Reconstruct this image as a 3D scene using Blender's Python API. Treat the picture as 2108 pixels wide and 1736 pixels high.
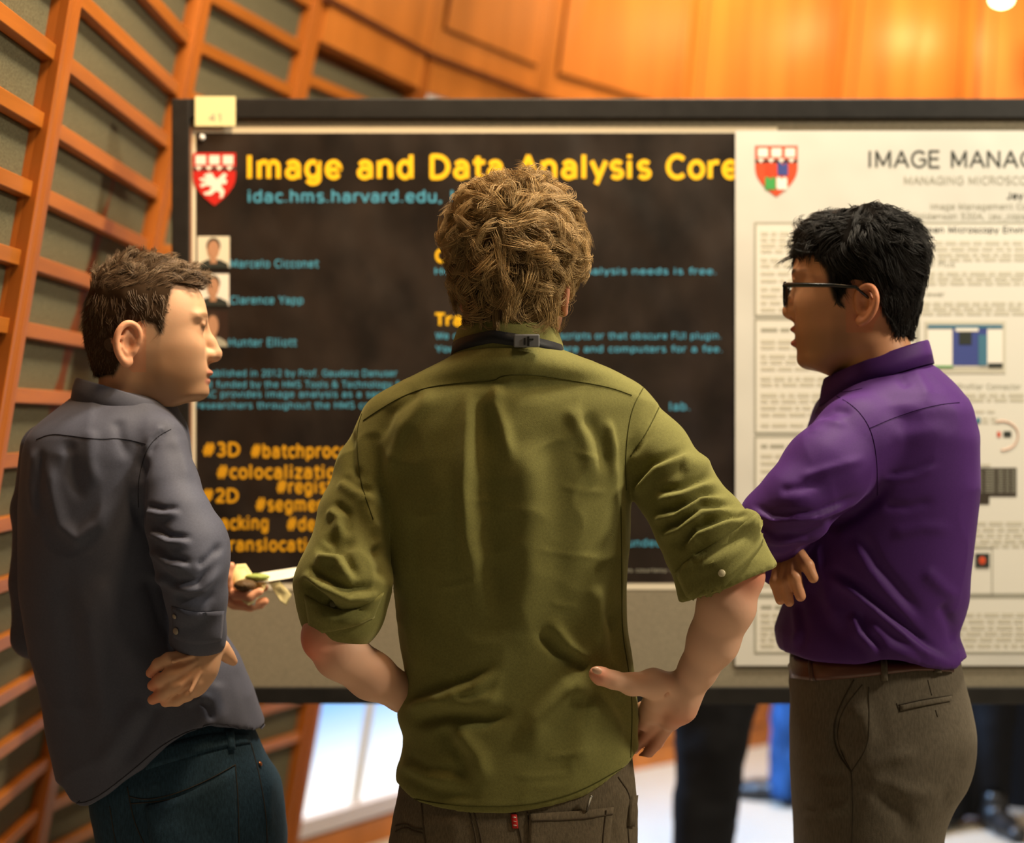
import bpy, math, random
import numpy as np
from mathutils import Vector, Matrix
from mathutils.bvhtree import BVHTree
from mathutils.kdtree import KDTree

for o in list(bpy.data.objects):
    bpy.data.objects.remove(o)
scene = bpy.context.scene
C = scene.collection

# ------------------------------------------------------------------ camera, world, lights, exposure
F_PX = 3500.0; CX, CY, CAM_Z = 1054.0, 868.0, 1.40
cam_d = bpy.data.cameras.new('camera')
cam = bpy.data.objects.new('camera', cam_d); C.objects.link(cam)
cam.location = (0, 0, CAM_Z); cam.rotation_euler = (math.pi/2, 0, 0)
cam_d.sensor_width = 36.0; cam_d.lens = 36.0*F_PX/2108.0
cam_d.clip_start = 0.05; cam_d.clip_end = 100
cam_d.dof.use_dof = True; cam_d.dof.focus_distance = 2.52; cam_d.dof.aperture_fstop = 2.2
scene.camera = cam
scene.view_settings.view_transform = 'Standard'
scene.view_settings.look = 'None'
scene.view_settings.exposure = 0.0
scene.view_settings.gamma = 1.0
scene.view_settings.use_curve_mapping = False

world = bpy.data.worlds.new('world'); scene.world = world; world.use_nodes = True
world.node_tree.nodes['Background'].inputs[0].default_value = (1.0, 0.78, 0.52, 1)
world.node_tree.nodes['Background'].inputs[1].default_value = 0.075

def area(name, loc, target, size, power, col, spread=180):
    l = bpy.data.lights.new(name, 'AREA'); l.shape = 'DISK'; l.size = size; l.energy = power; l.color = col
    l.spread = math.radians(spread)
    o = bpy.data.objects.new(name, l); C.objects.link(o); o.location = loc
    o.rotation_euler = (Vector(target)-Vector(loc)).to_track_quat('-Z', 'Y').to_euler()
    return o
WARM = (1.0, 0.87, 0.66)
area('ceiling_light', (0.95, 2.70, 3.9), (0.35, 2.75, 1.2), 0.40, 112, WARM)
area('ceiling_light', (2.5, 2.0, 2.9), (0.3, 2.7, 1.2), 0.4, 68, WARM)
area('ceiling_light', (-0.2, 2.75, 3.9), (-0.55, 2.9, 1.4), 0.4, 34, WARM)
area('ceiling_light', (0.35, 2.2, 3.6), (-0.95, 3.6, 1.9), 0.5, 22, (1.0, 0.66, 0.34), 90)
area('ceiling_light', (0.9, 5.6, 4.6), (1.1, 7.3, 2.6), 0.7, 138, (1.0, 0.74, 0.46), 120)

# ------------------------------------------------------------------ helpers
def W(px, py, d):
    return Vector(((px-CX)/F_PX*d, d, CAM_Z-(py-CY)/F_PX*d))
def Wn(px, py, d): return np.array(W(px, py, d))
def to_px(P):
    return CX+P[:, 0]/P[:, 1]*F_PX, CY-(P[:, 2]-CAM_Z)/P[:, 1]*F_PX

def props(o, label=None, cat=None, group=None, kind=None):
    if label: o['label'] = label
    if cat: o['category'] = cat
    if group: o['group'] = group
    if kind: o['kind'] = kind
    return o
def empty(name, loc=(0, 0, 0), parent=None, **k):
    o = bpy.data.objects.new(name, None); C.objects.link(o); o.location = loc; o.empty_display_size = .1
    if parent: o.parent = parent
    return props(o, **k)
def link(name, me, mat=None, parent=None, smooth=False, **k):
    o = bpy.data.objects.new(name, me); C.objects.link(o)
    if mat is not None:
        for m in (mat if isinstance(mat, (list, tuple)) else [mat]): me.materials.append(m)
    if smooth: me.shade_smooth()
    if parent is not None:
        o.parent = parent
        o.matrix_parent_inverse = Matrix.Translation(parent.location).inverted()
    return props(o, **k)
def mesh_np(name, V, Fq, mat=None, parent=None, smooth=True, cols=None, **k):
    me = bpy.data.meshes.new(name)
    V = np.ascontiguousarray(V, dtype=np.float32); Fq = np.ascontiguousarray(Fq, dtype=np.int32)
    n = Fq.shape[1]
    me.vertices.add(len(V)); me.vertices.foreach_set('co', V.ravel())
    me.loops.add(Fq.size); me.loops.foreach_set('vertex_index', Fq.ravel())
    me.polygons.add(len(Fq)); me.polygons.foreach_set('loop_start', np.arange(0, Fq.size, n, dtype=np.int32))
    me.update(calc_edges=True)
    if cols is not None:
        a = me.color_attributes.new('Col', 'FLOAT_COLOR', 'POINT')
        c4 = np.ones((len(V), 4), np.float32); c4[:, :3] = cols; a.data.foreach_set('color', c4.ravel())
    return link(name, me, mat, parent, smooth, **k)

class MB:
    """collects boxes, prisms and tubes into one mesh"""
    def __init__(s): s.v = []; s.f = []
    def add(s, vs, fs):
        b = len(s.v); s.v += [tuple(v) for v in vs]; s.f += [tuple(i+b for i in f) for f in fs]; return s
    def hexa(s, p):      # p: 8 corners, 4 of one end then 4 of the other
        return s.add(p, [(0, 1, 2, 3), (7, 6, 5, 4), (0, 4, 5, 1), (1, 5, 6, 2), (2, 6, 7, 3), (3, 7, 4, 0)])
    def box(s, lo, hi):
        x0, y0, z0 = lo; x1, y1, z1 = hi
        return s.hexa([(x0, y0, z0), (x0, y1, z0), (x1, y1, z0), (x1, y0, z0), (x0, y0, z1), (x0, y1, z1), (x1, y1, z1), (x1, y0, z1)])
    def poly(s, pts, y, t):     # flat outline in the board plane, facing the viewer (-Y), thickness t
        n = len(pts); b = len(s.v)
        s.v += [(x, y, z) for x, z in pts] + [(x, y+t, z) for x, z in pts]
        s.f += [tuple(range(b, b+n)), tuple(range(b+2*n-1, b+n-1, -1))]
        s.f += [(b+i, b+n+i, b+n+(i+1) % n, b+(i+1) % n) for i in range(n)]
        return s
    def tube(s, pts, r, n=8, closed=False):
        pts = [Vector(p) for p in pts]; m = len(pts); b = len(s.v); nrm = None
        rr = r if isinstance(r, (list, tuple)) else [r]*m
        for i, p in enumerate(pts):
            a = pts[(i+1) % m] if (closed or i < m-1) else p; c = pts[i-1] if (closed or i > 0) else p
            t = (a-c).normalized()
            if nrm is None: nrm = t.orthogonal().normalized()
            nrm = (nrm - t*nrm.dot(t)).normalized(); bi = t.cross(nrm)
            for k in range(n):
                an = 2*math.pi*k/n
                s.v.append(tuple(p+(nrm*math.cos(an)+bi*math.sin(an))*rr[i]))
        for i in range(m if closed else m-1):
            j = (i+1) % m
            for k in range(n):
                s.f.append((b+i*n+k, b+i*n+(k+1) % n, b+j*n+(k+1) % n, b+j*n+k))
        if not closed: s.f += [tuple(b+k for k in range(n))[::-1], tuple(b+(m-1)*n+k for k in range(n))]
        return s
    def ell(s, c, r, rot=None, nu=14, nv=9):
        b = len(s.v); R = rot or Matrix.Identity(3); c = Vector(c)
        s.v.append(tuple(c+R @ Vector((0, 0, -r[2]))))
        for j in range(1, nv):
            th = -math.pi/2+math.pi*j/nv
            for i in range(nu):
                a = 2*math.pi*i/nu
                s.v.append(tuple(c+R @ Vector((r[0]*math.cos(th)*math.cos(a), r[1]*math.cos(th)*math.sin(a), r[2]*math.sin(th)))))
        s.v.append(tuple(c+R @ Vector((0, 0, r[2])))); e = len(s.v)-1
        for i in range(nu):
            s.f.append((b, b+1+(i+1) % nu, b+1+i)); s.f.append((e, e-nu+i, e-nu+(i+1) % nu))
            for j in range(nv-2):
                q = b+1+j*nu; s.f.append((q+i, q+(i+1) % nu, q+nu+(i+1) % nu, q+nu+i))
        return s
    def build(s, name, mat, parent=None, smooth=False, bevel=0, **k):
        me = bpy.data.meshes.new(name); me.from_pydata(s.v, [], s.f); me.update()
        o = link(name, me, mat, parent, smooth, **k)
        if bevel:
            m = o.modifiers.new('bevel', 'BEVEL'); m.width = bevel; m.segments = 2; m.limit_method = 'ANGLE'
        return o

# ------------------------------------------------------------------ numpy noise
def _h(i, j, k, s):
    n = (i*374761393 + j*668265263 + k*2147483647 + s*1274126177) & 0xffffffff
    n = ((n ^ (n >> 13))*1274126177) & 0xffffffff
    return ((n ^ (n >> 16)) & 0xffff)/32767.5-1.0
def vnoise(P, seed=0):
    P = np.asarray(P, dtype=np.float64); I = np.floor(P).astype(np.int64); f = P-I; f = f*f*(3-2*f)
    x, y, z = I[:, 0], I[:, 1], I[:, 2]; r = 0
    for a in (0, 1):
        wx = f[:, 0] if a else 1-f[:, 0]
        for b in (0, 1):
            wy = f[:, 1] if b else 1-f[:, 1]
            for c in (0, 1):
                wz = f[:, 2] if c else 1-f[:, 2]
                r = r + _h(x+a, y+b, z+c, seed)*wx*wy*wz
    return r
def vn3(P, seed): return np.stack([vnoise(P, seed), vnoise(P+31.7, seed+5), vnoise(P-17.3, seed+9)], 1)

# ------------------------------------------------------------------ distance fields and surface nets
def sstep(a, b, x):
    t = np.clip((x-a)/(b-a), 0, 1); return t*t*(3-2*t)
class Field:
    def __init__(s, lo, hi, h):
        s.lo = np.array(lo, float); s.h = h
        s.n = np.ceil((np.array(hi, float)-s.lo)/h).astype(int)+1
        s.ax = [s.lo[i]+h*np.arange(s.n[i]) for i in range(3)]
        s.F = np.full(s.n, 1.0, np.float32)
    def sl(s, lo, hi):
        a = np.clip(np.floor((np.array(lo)-s.lo)/s.h).astype(int), 0, s.n-1); b = np.clip(np.ceil((np.array(hi)-s.lo)/s.h).astype(int)+1, 1, s.n)
        b = np.maximum(b, a+1)
        return tuple(slice(a[i], b[i]) for i in range(3)), s.ax[0][a[0]:b[0], None, None], s.ax[1][None, a[1]:b[1], None], s.ax[2][None, None, a[2]:b[2]]
    def comb(s, S, d, k, op):
        A = s.F[S]; d = d.astype(np.float32)
        if op == 'u':
            if k <= 0: s.F[S] = np.minimum(A, d)
            else:
                h = np.clip(.5+.5*(d-A)/k, 0, 1); s.F[S] = d*(1-h)+A*h-k*h*(1-h)
        elif op == 's':
            d = -d
            if k <= 0: s.F[S] = np.maximum(A, d)
            else:
                h = np.clip(.5-.5*(d-A)/k, 0, 1); s.F[S] = d*(1-h)+A*h+k*h*(1-h)
        elif op == 'i':
            s.F[S] = np.maximum(A, d)
    def rc(s, a, b, ra, rb, k=.01, op='u', flat=None, flatend=False):
        a = np.array(a, float); b = np.array(b, float); m = max(ra, rb)+k+3*s.h
        if flatend: m += .01
        S, X, Y, Z = s.sl(np.minimum(a, b)-m, np.maximum(a, b)+m)
        ab = b-a; L2 = max(ab @ ab, 1e-12)
        qx, qy, qz = X-a[0], Y-a[1], Z-a[2]
        tt = (qx*ab[0]+qy*ab[1]+qz*ab[2])/L2; t = np.clip(tt, 0, 1)
        qx = qx-t*ab[0]; qy = qy-t*ab[1]; qz = qz-t*ab[2]
        q2 = qx*qx+qy*qy+qz*qz
        if flat is not None:
            nn, sc = flat; nn = np.array(nn, float); nn /= np.linalg.norm(nn)
            c = qx*nn[0]+qy*nn[1]+qz*nn[2]; q2 = q2+(sc*sc-1)*c*c
        d = np.sqrt(q2)-(ra+(rb-ra)*t)
        if flatend: d = np.maximum(d, (tt-1)*math.sqrt(L2))
        s.comb(S, d, k, op); return s
    def chain(s, pts, k=.012, op='u', flat=None, flatend=False):
        """pts: (xyz, r)"""
        for i in range(len(pts)-1):
            s.rc(pts[i][0], pts[i+1][0], pts[i][1], pts[i+1][1], k, op, flat, flatend and i == len(pts)-2)
        return s
    def ell(s, c, r, k=.01, op='u', R=None):
        c = np.array(c, float); r = np.array(r, float); m = max(r)+k+3*s.h
        S, X, Y, Z = s.sl(c-m, c+m); X = X-c[0]; Y = Y-c[1]; Z = Z-c[2]
        if R is not None:
            R = np.array(R); X, Y, Z = [R[0, i]*X+R[1, i]*Y+R[2, i]*Z for i in range(3)]
        q = np.sqrt((X/r[0])**2+(Y/r[1])**2+(Z/r[2])**2); q2 = np.sqrt((X/r[0]**2)**2+(Y/r[1]**2)**2+(Z/r[2]**2)**2)
        s.comb(S, q*(q-1)/np.maximum(q2, 1e-6), k, op); return s
    def loft(s, rows, k=.01, op='u', n=2.3):
        """rows sorted by rising z: (z, xl, xr, yc, yh)"""
        R = np.array(sorted(rows)); zz = s.ax[2]
        z = np.clip(zz, R[0, 0], R[-1, 0])
        def ip(c):
            v = np.interp(z, R[:, 0], R[:, c]); w = int(max(1, round(.010/s.h)))
            ker = np.ones(2*w+1)/(2*w+1); return np.convolve(np.pad(v, w, mode='edge'), ker, mode='valid')
        xl, xr, yc, yh = [ip(c)[None, None, :] for c in (1, 2, 3, 4)]
        xc = (xl+xr)/2; a = np.maximum((xr-xl)/2, .002); b = np.maximum(yh, .002)
        X = s.ax[0][:, None, None]; Y = s.ax[1][None, :, None]
        q = ((np.abs(X-xc)/a)**n+(np.abs(Y-yc)/b)**n)**(1/n)
        d = (q-1)*np.minimum(a, b)
        d = np.maximum(d, np.maximum(zz-R[-1, 0], R[0, 0]-zz)[None, None, :])
        s.comb((slice(None),)*3, d, k, op); return s
    def mesh(s):
        F = s.F; ins = F < 0; h = s.h
        nx, ny, nz = F.shape
        any_ = np.zeros((nx-1, ny-1, nz-1), bool); all_ = np.ones_like(any_)
        cor = [(a, b, c) for a in (0, 1) for b in (0, 1) for c in (0, 1)]
        for a, b, c in cor:
            q = ins[a:nx-1+a, b:ny-1+b, c:nz-1+c]; any_ |= q; all_ &= q
        I, J, K = np.nonzero(any_ & ~all_); idx = -np.ones((nx-1, ny-1, nz-1), np.int64); idx[I, J, K] = np.arange(len(I))
        P = np.zeros((len(I), 3)); cnt = np.zeros(len(I))
        for u in range(3):
            for a, b, c in cor:
                if (a, b, c)[u]: continue
                e = [a, b, c]; e2 = e[:]; e2[u] = 1
                f0 = F[I+a, J+b, K+c].astype(float); f1 = F[I+e2[0], J+e2[1], K+e2[2]].astype(float); m = (f0 < 0) != (f1 < 0)
                t = np.where(m, f0/np.where(np.abs(f0-f1) < 1e-9, 1, f0-f1), 0)
                p = np.stack([np.full(len(I), float(v)) for v in e], 1); p[:, u] += t
                P += p*m[:, None]; cnt += m
        V = s.lo+h*(np.stack([I, J, K], 1)+P/cnt[:, None])
        Q = []
        for u in range(3):
            v, w = (u+1) % 3, (u+2) % 3
            sl0 = [slice(None)]*3; sl1 = [slice(None)]*3; sl0[u] = slice(0, -1); sl1[u] = slice(1, None)
            d = ins[tuple(sl0)].astype(np.int8)-ins[tuple(sl1)].astype(np.int8)
            d0 = d.copy(); sv = [slice(None)]*3; sv[v] = slice(0, 1); d[tuple(sv)] = 0; sv[v] = slice(-1, None); d[tuple(sv)] = 0
            sw = [slice(None)]*3; sw[w] = slice(0, 1); d[tuple(sw)] = 0; sw[w] = slice(-1, None); d[tuple(sw)] = 0
            G = np.stack(np.nonzero(d), 1); sg = d[tuple(G.T)]
            def cell(dv, dw):
                g = G.copy(); g[:, v] += dv; g[:, w] += dw; return idx[tuple(g.T)]
            q = np.stack([cell(-1, -1), cell(0, -1), cell(0, 0), cell(-1, 0)], 1)
            q[sg < 0] = q[sg < 0][:, ::-1]; Q.append(q)
        Q = np.concatenate(Q); Q = Q[(Q >= 0).all(1)]
        return V, Q
def normals(V, Q):
    n = np.cross(V[Q[:, 2]]-V[Q[:, 0]], V[Q[:, 3]]-V[Q[:, 1]]); N = np.zeros_like(V)
    for c in range(4): np.add.at(N, Q[:, c], n)
    return N/np.maximum(np.linalg.norm(N, axis=1, keepdims=True), 1e-12)
def relax(V, Q, it=2, lam=.5):
    for _ in range(it):
        S = np.zeros_like(V); c = np.zeros(len(V))
        for a, b in ((0, 1), (1, 2), (2, 3), (3, 0)):
            np.add.at(S, Q[:, a], V[Q[:, b]]); np.add.at(S, Q[:, b], V[Q[:, a]]); np.add.at(c, Q[:, a], 1); np.add.at(c, Q[:, b], 1)
        V = V+lam*(S/np.maximum(c, 1)[:, None]-V)
    return V
def join_np(parts):
    V = []; Q = []; b = 0
    for v, q in parts: V.append(v); Q.append(q+b); b += len(v)
    return np.concatenate(V), np.concatenate(Q)

def fold_disp(V, N, folds, both=False):
    """cloth folds: (polyline in target-frame coordinates, width px, height m, kind); kind 0 ridge, 1 one-sided step"""
    px, py = to_px(V); face = np.clip(-(N[:, 1])*2.2+.15, 0, 1)
    D = np.zeros(len(V))
    for pl, w, hgt, kind in folds:
        pl = np.array(pl, float); lens = np.r_[0, np.cumsum(np.linalg.norm(np.diff(pl, axis=0), axis=1))]; L = lens[-1]
        m = (px > pl[:, 0].min()-4*w) & (px < pl[:, 0].max()+4*w) & (py > pl[:, 1].min()-4*w) & (py < pl[:, 1].max()+4*w) & (face > 0)
        ii = np.nonzero(m)[0]
        if not len(ii): continue
        x, y = px[ii], py[ii]; best = np.full(len(ii), 1e9); par = np.zeros(len(ii)); sgn = np.zeros(len(ii))
        for i in range(len(pl)-1):
            a, b = pl[i], pl[i+1]; ab = b-a; l2 = ab @ ab
            t = np.clip(((x-a[0])*ab[0]+(y-a[1])*ab[1])/l2, 0, 1)
            dx, dy = x-a[0]-t*ab[0], y-a[1]-t*ab[1]; d = np.hypot(dx, dy); u = d < best
            best[u] = d[u]; par[u] = (lens[i]+t[u]*math.sqrt(l2))/L; sgn[u] = np.sign(ab[0]*dy[u]-ab[1]*dx[u])
        tap = sstep(0, .18, par)*sstep(0, .3, 1-par) if kind != 2 else 1.0
        if kind == 1:
            s_ = best*sgn/w; val = np.exp(-(s_-.6)**2)-.9*np.exp(-((s_+.5)*1.3)**2)
        else: val = np.exp(-(best/w)**2)
        D[ii] += hgt*val*tap*face[ii]
    return V+N*D[:, None]

class Surf:
    """projects drawn lines onto a finished surface so that seams, pockets and belts lie on it"""
    def __init__(s, V, Q): s.b = BVHTree.FromPolygons([tuple(v) for v in V.tolist()], Q.tolist())
    def hit(s, px, py, off=0.0, dmin=0):
        o = Vector((0, 0, CAM_Z)); d = Vector(((px-CX)/F_PX, 1, -(py-CY)/F_PX)).normalized()
        p, n, i, t = s.b.ray_cast(o+d*dmin, d)
        if p is None:
            p, n, i, t = s.b.find_nearest(W(px, py, 2.6))
            p = p.copy()
        if n.dot(d) > 0: n = -n
        return p+n*off, n
    def line(s, pts, off=.0004, step=6):
        out = []
        for i in range(len(pts)-1):
            a, b = pts[i], pts[i+1]; m = max(1, int(math.hypot(b[0]-a[0], b[1]-a[1])/step))
            for j in range(m): t = j/m; out.append(s.hit(a[0]+(b[0]-a[0])*t, a[1]+(b[1]-a[1])*t, off)[0])
        out.append(s.hit(*pts[-1], off)[0]); return out
    def seam(s, name, pts, mat, parent, r=.0009, off=.0002, **k):
        return MB().tube(s.line(smooth2(pts), off), r, 5).build(name, mat, parent, True, **k)
    def band(s, name, A, B, mat, parent, t=.003, nu=24, nv=6, sink=.004, **k):
        A = resample(smooth2(A), nu); B = resample(smooth2(B), nu); top = []; bot = []
        for i in range(nu):
            for j in range(nv):
                f = j/(nv-1); x = A[i][0]*(1-f)+B[i][0]*f; y = A[i][1]*(1-f)+B[i][1]*f
                p, n = s.hit(x, y); top.append(p+n*t*(1 if 0 < j < nv-1 and 0 < i < nu-1 else .75)); bot.append(p-n*sink)
        v = top+bot; N_ = nu*nv; f = []
        g = lambda i, j: i*nv+j
        for i in range(nu-1):
            for j in range(nv-1):
                f.append((g(i, j), g(i, j+1), g(i+1, j+1), g(i+1, j))); f.append((N_+g(i, j), N_+g(i+1, j), N_+g(i+1, j+1), N_+g(i, j+1)))
        for i in range(nu-1):
            f.append((g(i, 0), g(i+1, 0), N_+g(i+1, 0), N_+g(i, 0))); f.append((g(i, nv-1), N_+g(i, nv-1), N_+g(i+1, nv-1), g(i+1, nv-1)))
        for j in range(nv-1):
            f.append((g(0, j), N_+g(0, j), N_+g(0, j+1), g(0, j+1))); f.append((g(nu-1, j), g(nu-1, j+1), N_+g(nu-1, j+1), N_+g(nu-1, j)))
        return MB().add(v, f).build(name, mat, parent, True, **k)
def smooth2(pts, it=2):
    pts = [tuple(map(float, p)) for p in pts]
    if len(pts) < 3: return pts
    for _ in range(it):
        q = [pts[0]]
        for a, b in zip(pts[:-1], pts[1:]):
            q += [tuple(.75*x+.25*y for x, y in zip(a, b)), tuple(.25*x+.75*y for x, y in zip(a, b))]
        pts = q+[pts[-1]]
    return pts
def resample(pts, n):
    P = np.array(pts, float); L = np.r_[0, np.cumsum(np.linalg.norm(np.diff(P, axis=0), axis=1))]
    t = np.linspace(0, L[-1], n); return [tuple(np.interp(x, L, P[:, c]) for c in range(P.shape[1])) for x in t]

# ------------------------------------------------------------------ materials
def mat(name, col, rough=.6, spec=.3, metal=0, sheen=0, sss=0, emit=None, es=0, vcol=False, noise=None, bump=None, coat=0):
    m = bpy.data.materials.new(name); m.use_nodes = True; nt = m.node_tree; b = nt.nodes['Principled BSDF']; N = nt.nodes.new; Lk = nt.links.new
    b.inputs['Base Color'].default_value = (*col, 1); b.inputs['Roughness'].default_value = rough
    b.inputs['Specular IOR Level'].default_value = spec; b.inputs['Metallic'].default_value = metal
    if coat: b.inputs['Coat Weight'].default_value = coat; b.inputs['Coat Roughness'].default_value = .15
    if sheen: b.inputs['Sheen Weight'].default_value = sheen; b.inputs['Sheen Tint'].default_value = (*[min(1, c*2.5+.1) for c in col], 1)
    if sss:
        b.inputs['Subsurface Weight'].default_value = sss; b.inputs['Subsurface Radius'].default_value = (1.0, .35, .2); b.inputs['Subsurface Scale'].default_value = .006
    if emit: b.inputs['Emission Color'].default_value = (*emit, 1); b.inputs['Emission Strength'].default_value = es
    src = None
    tc = N('ShaderNodeTexCoord')
    if vcol:
        a = N('ShaderNodeAttribute'); a.attribute_name = 'Col'; src = a.outputs['Color']
    if noise:   # (scale xyz, detail, dark colour factor, light factor)
        sc, det, lo, hi = noise
        mp = N('ShaderNodeMapping'); mp.inputs['Scale'].default_value = sc; Lk(tc.outputs['Object'], mp.inputs[0])
        nz = N('ShaderNodeTexNoise'); nz.inputs['Scale'].default_value = 1; nz.inputs['Detail'].default_value = det; Lk(mp.outputs[0], nz.inputs[0])
        mr = N('ShaderNodeMapRange'); mr.inputs['From Min'].default_value = .3; mr.inputs['From Max'].default_value = .7; mr.inputs['To Min'].default_value = lo; mr.inputs['To Max'].default_value = hi; Lk(nz.outputs['Fac'], mr.inputs[0])
        mx = N('ShaderNodeVectorMath'); mx.operation = 'MULTIPLY'
        if src is not None: Lk(src, mx.inputs[0])
        else: mx.inputs[0].default_value = col
        Lk(mr.outputs[0], mx.inputs[1]); src = mx.outputs[0]
    if src is not None: Lk(src, b.inputs['Base Color'])
    if bump:    # (scale, strength, distance, detail)
        nz2 = N('ShaderNodeTexNoise'); nz2.inputs['Detail'].default_value = bump[3]
        if isinstance(bump[0], tuple):
            mp2 = N('ShaderNodeMapping'); mp2.inputs['Scale'].default_value = bump[0]; Lk(tc.outputs['Object'], mp2.inputs[0]); Lk(mp2.outputs[0], nz2.inputs[0]); nz2.inputs['Scale'].default_value = 1
        else: nz2.inputs['Scale'].default_value = bump[0]; Lk(tc.outputs['Object'], nz2.inputs[0])
        bp = N('ShaderNodeBump'); bp.inputs['Strength'].default_value = bump[1]; bp.inputs['Distance'].default_value = bump[2]; Lk(nz2.outputs['Fac'], bp.inputs['Height']); Lk(bp.outputs[0], b.inputs['Normal'])
    return m
M = {}
M['wood'] = mat('cherry_wood', (.33, .096, .013), .38, .4, noise=((6, 6, 1.2), 6, .75, 1.25), bump=((60, 60, 4), .08, .002, 4))
M['wood_rail'] = mat('cherry_wood_rail', (.36, .112, .014), .38, .4, noise=((2, 2, 30), 5, .8, 1.2))
M['wood_panel'] = mat('cherry_veneer', (.50, .165, .026), .35, .45, noise=((7, 7, .5), 7, .75, 1.2), bump=((50, 50, 2), .04, .002, 4))
M['groove'] = mat('groove_dark', (.12, .035, .01), .7, .2)
M['felt'] = mat('grey_green_felt', (.125, .115, .070), .95, .1, noise=((260, 260, 260), 3, .7, 1.3), bump=(300, .4, .002, 2))
M['board_felt'] = mat('grey_board_fabric', (.24, .21, .15), .95, .1, noise=((420, 420, 420), 3, .8, 1.2), bump=(500, .3, .001, 2))
M['black_frame'] = mat('black_painted_frame', (.011, .010, .009), .42, .4, noise=((30, 30, 30), 4, .8, 1.3))
M['carpet'] = mat('pale_carpet', (.42, .39, .33), .95, .1, noise=((90, 90, 90), 4, .85, 1.15), bump=(200, .4, .003, 3))
M['poster_dark'] = mat('dark_printed_paper', (.014, .0095, .007), .36, .5, noise=((9, 9, 7), 6, .45, 1.9), bump=((5, 5, 3.2), .5, .05, 2))
M['poster_white'] = mat('white_printed_paper', (.60, .585, .53), .5, .35, bump=((5, 5, 4), .25, .03, 2))
M['paper_edge'] = mat('paper_margin', (.72, .66, .52), .5, .35)
M['yellow_ink'] = mat('yellow_ink', (.86, .50, .012), .5, .3)
M['orange_ink'] = mat('orange_yellow_ink', (.66, .33, .010), .5, .3)
M['blue_ink'] = mat('light_blue_ink', (.065, .28, .42), .5, .3)
M['black_ink'] = mat('black_ink', (.03, .035, .03), .5, .3)
M['grey_ink'] = mat('grey_ink', (.36, .35, .28), .5, .3)
M['pale_ink'] = mat('pale_grey_ink', (.55, .52, .42), .5, .3)
M['red_ink'] = mat('crimson_ink', (.50, .018, .012), .5, .3)
M['brick_ink'] = mat('brick_red_ink', (.60, .075, .025), .5, .3)
M['white_ink'] = mat('white_ink', (.80, .76, .68), .5, .3)
M['navy_ink'] = mat('navy_ink', (.05, .07, .25), .5, .3)
M['green_ink'] = mat('green_ink', (.06, .33, .08), .5, .3)
M['teal_ink'] = mat('teal_ink', (.06, .17, .25), .5, .3)
M['skin_ink'] = mat('skin_tone_ink', (.45, .24, .14), .5, .3)
M['sticky'] = mat('pale_yellow_paper', (.72, .66, .36), .7, .2)
M['white_paint'] = mat('white_painted_metal', (.75, .75, .75), .5, .3)
M['steel'] = mat('brushed_steel', (.55, .53, .50), .3, .5, metal=1)
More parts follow.
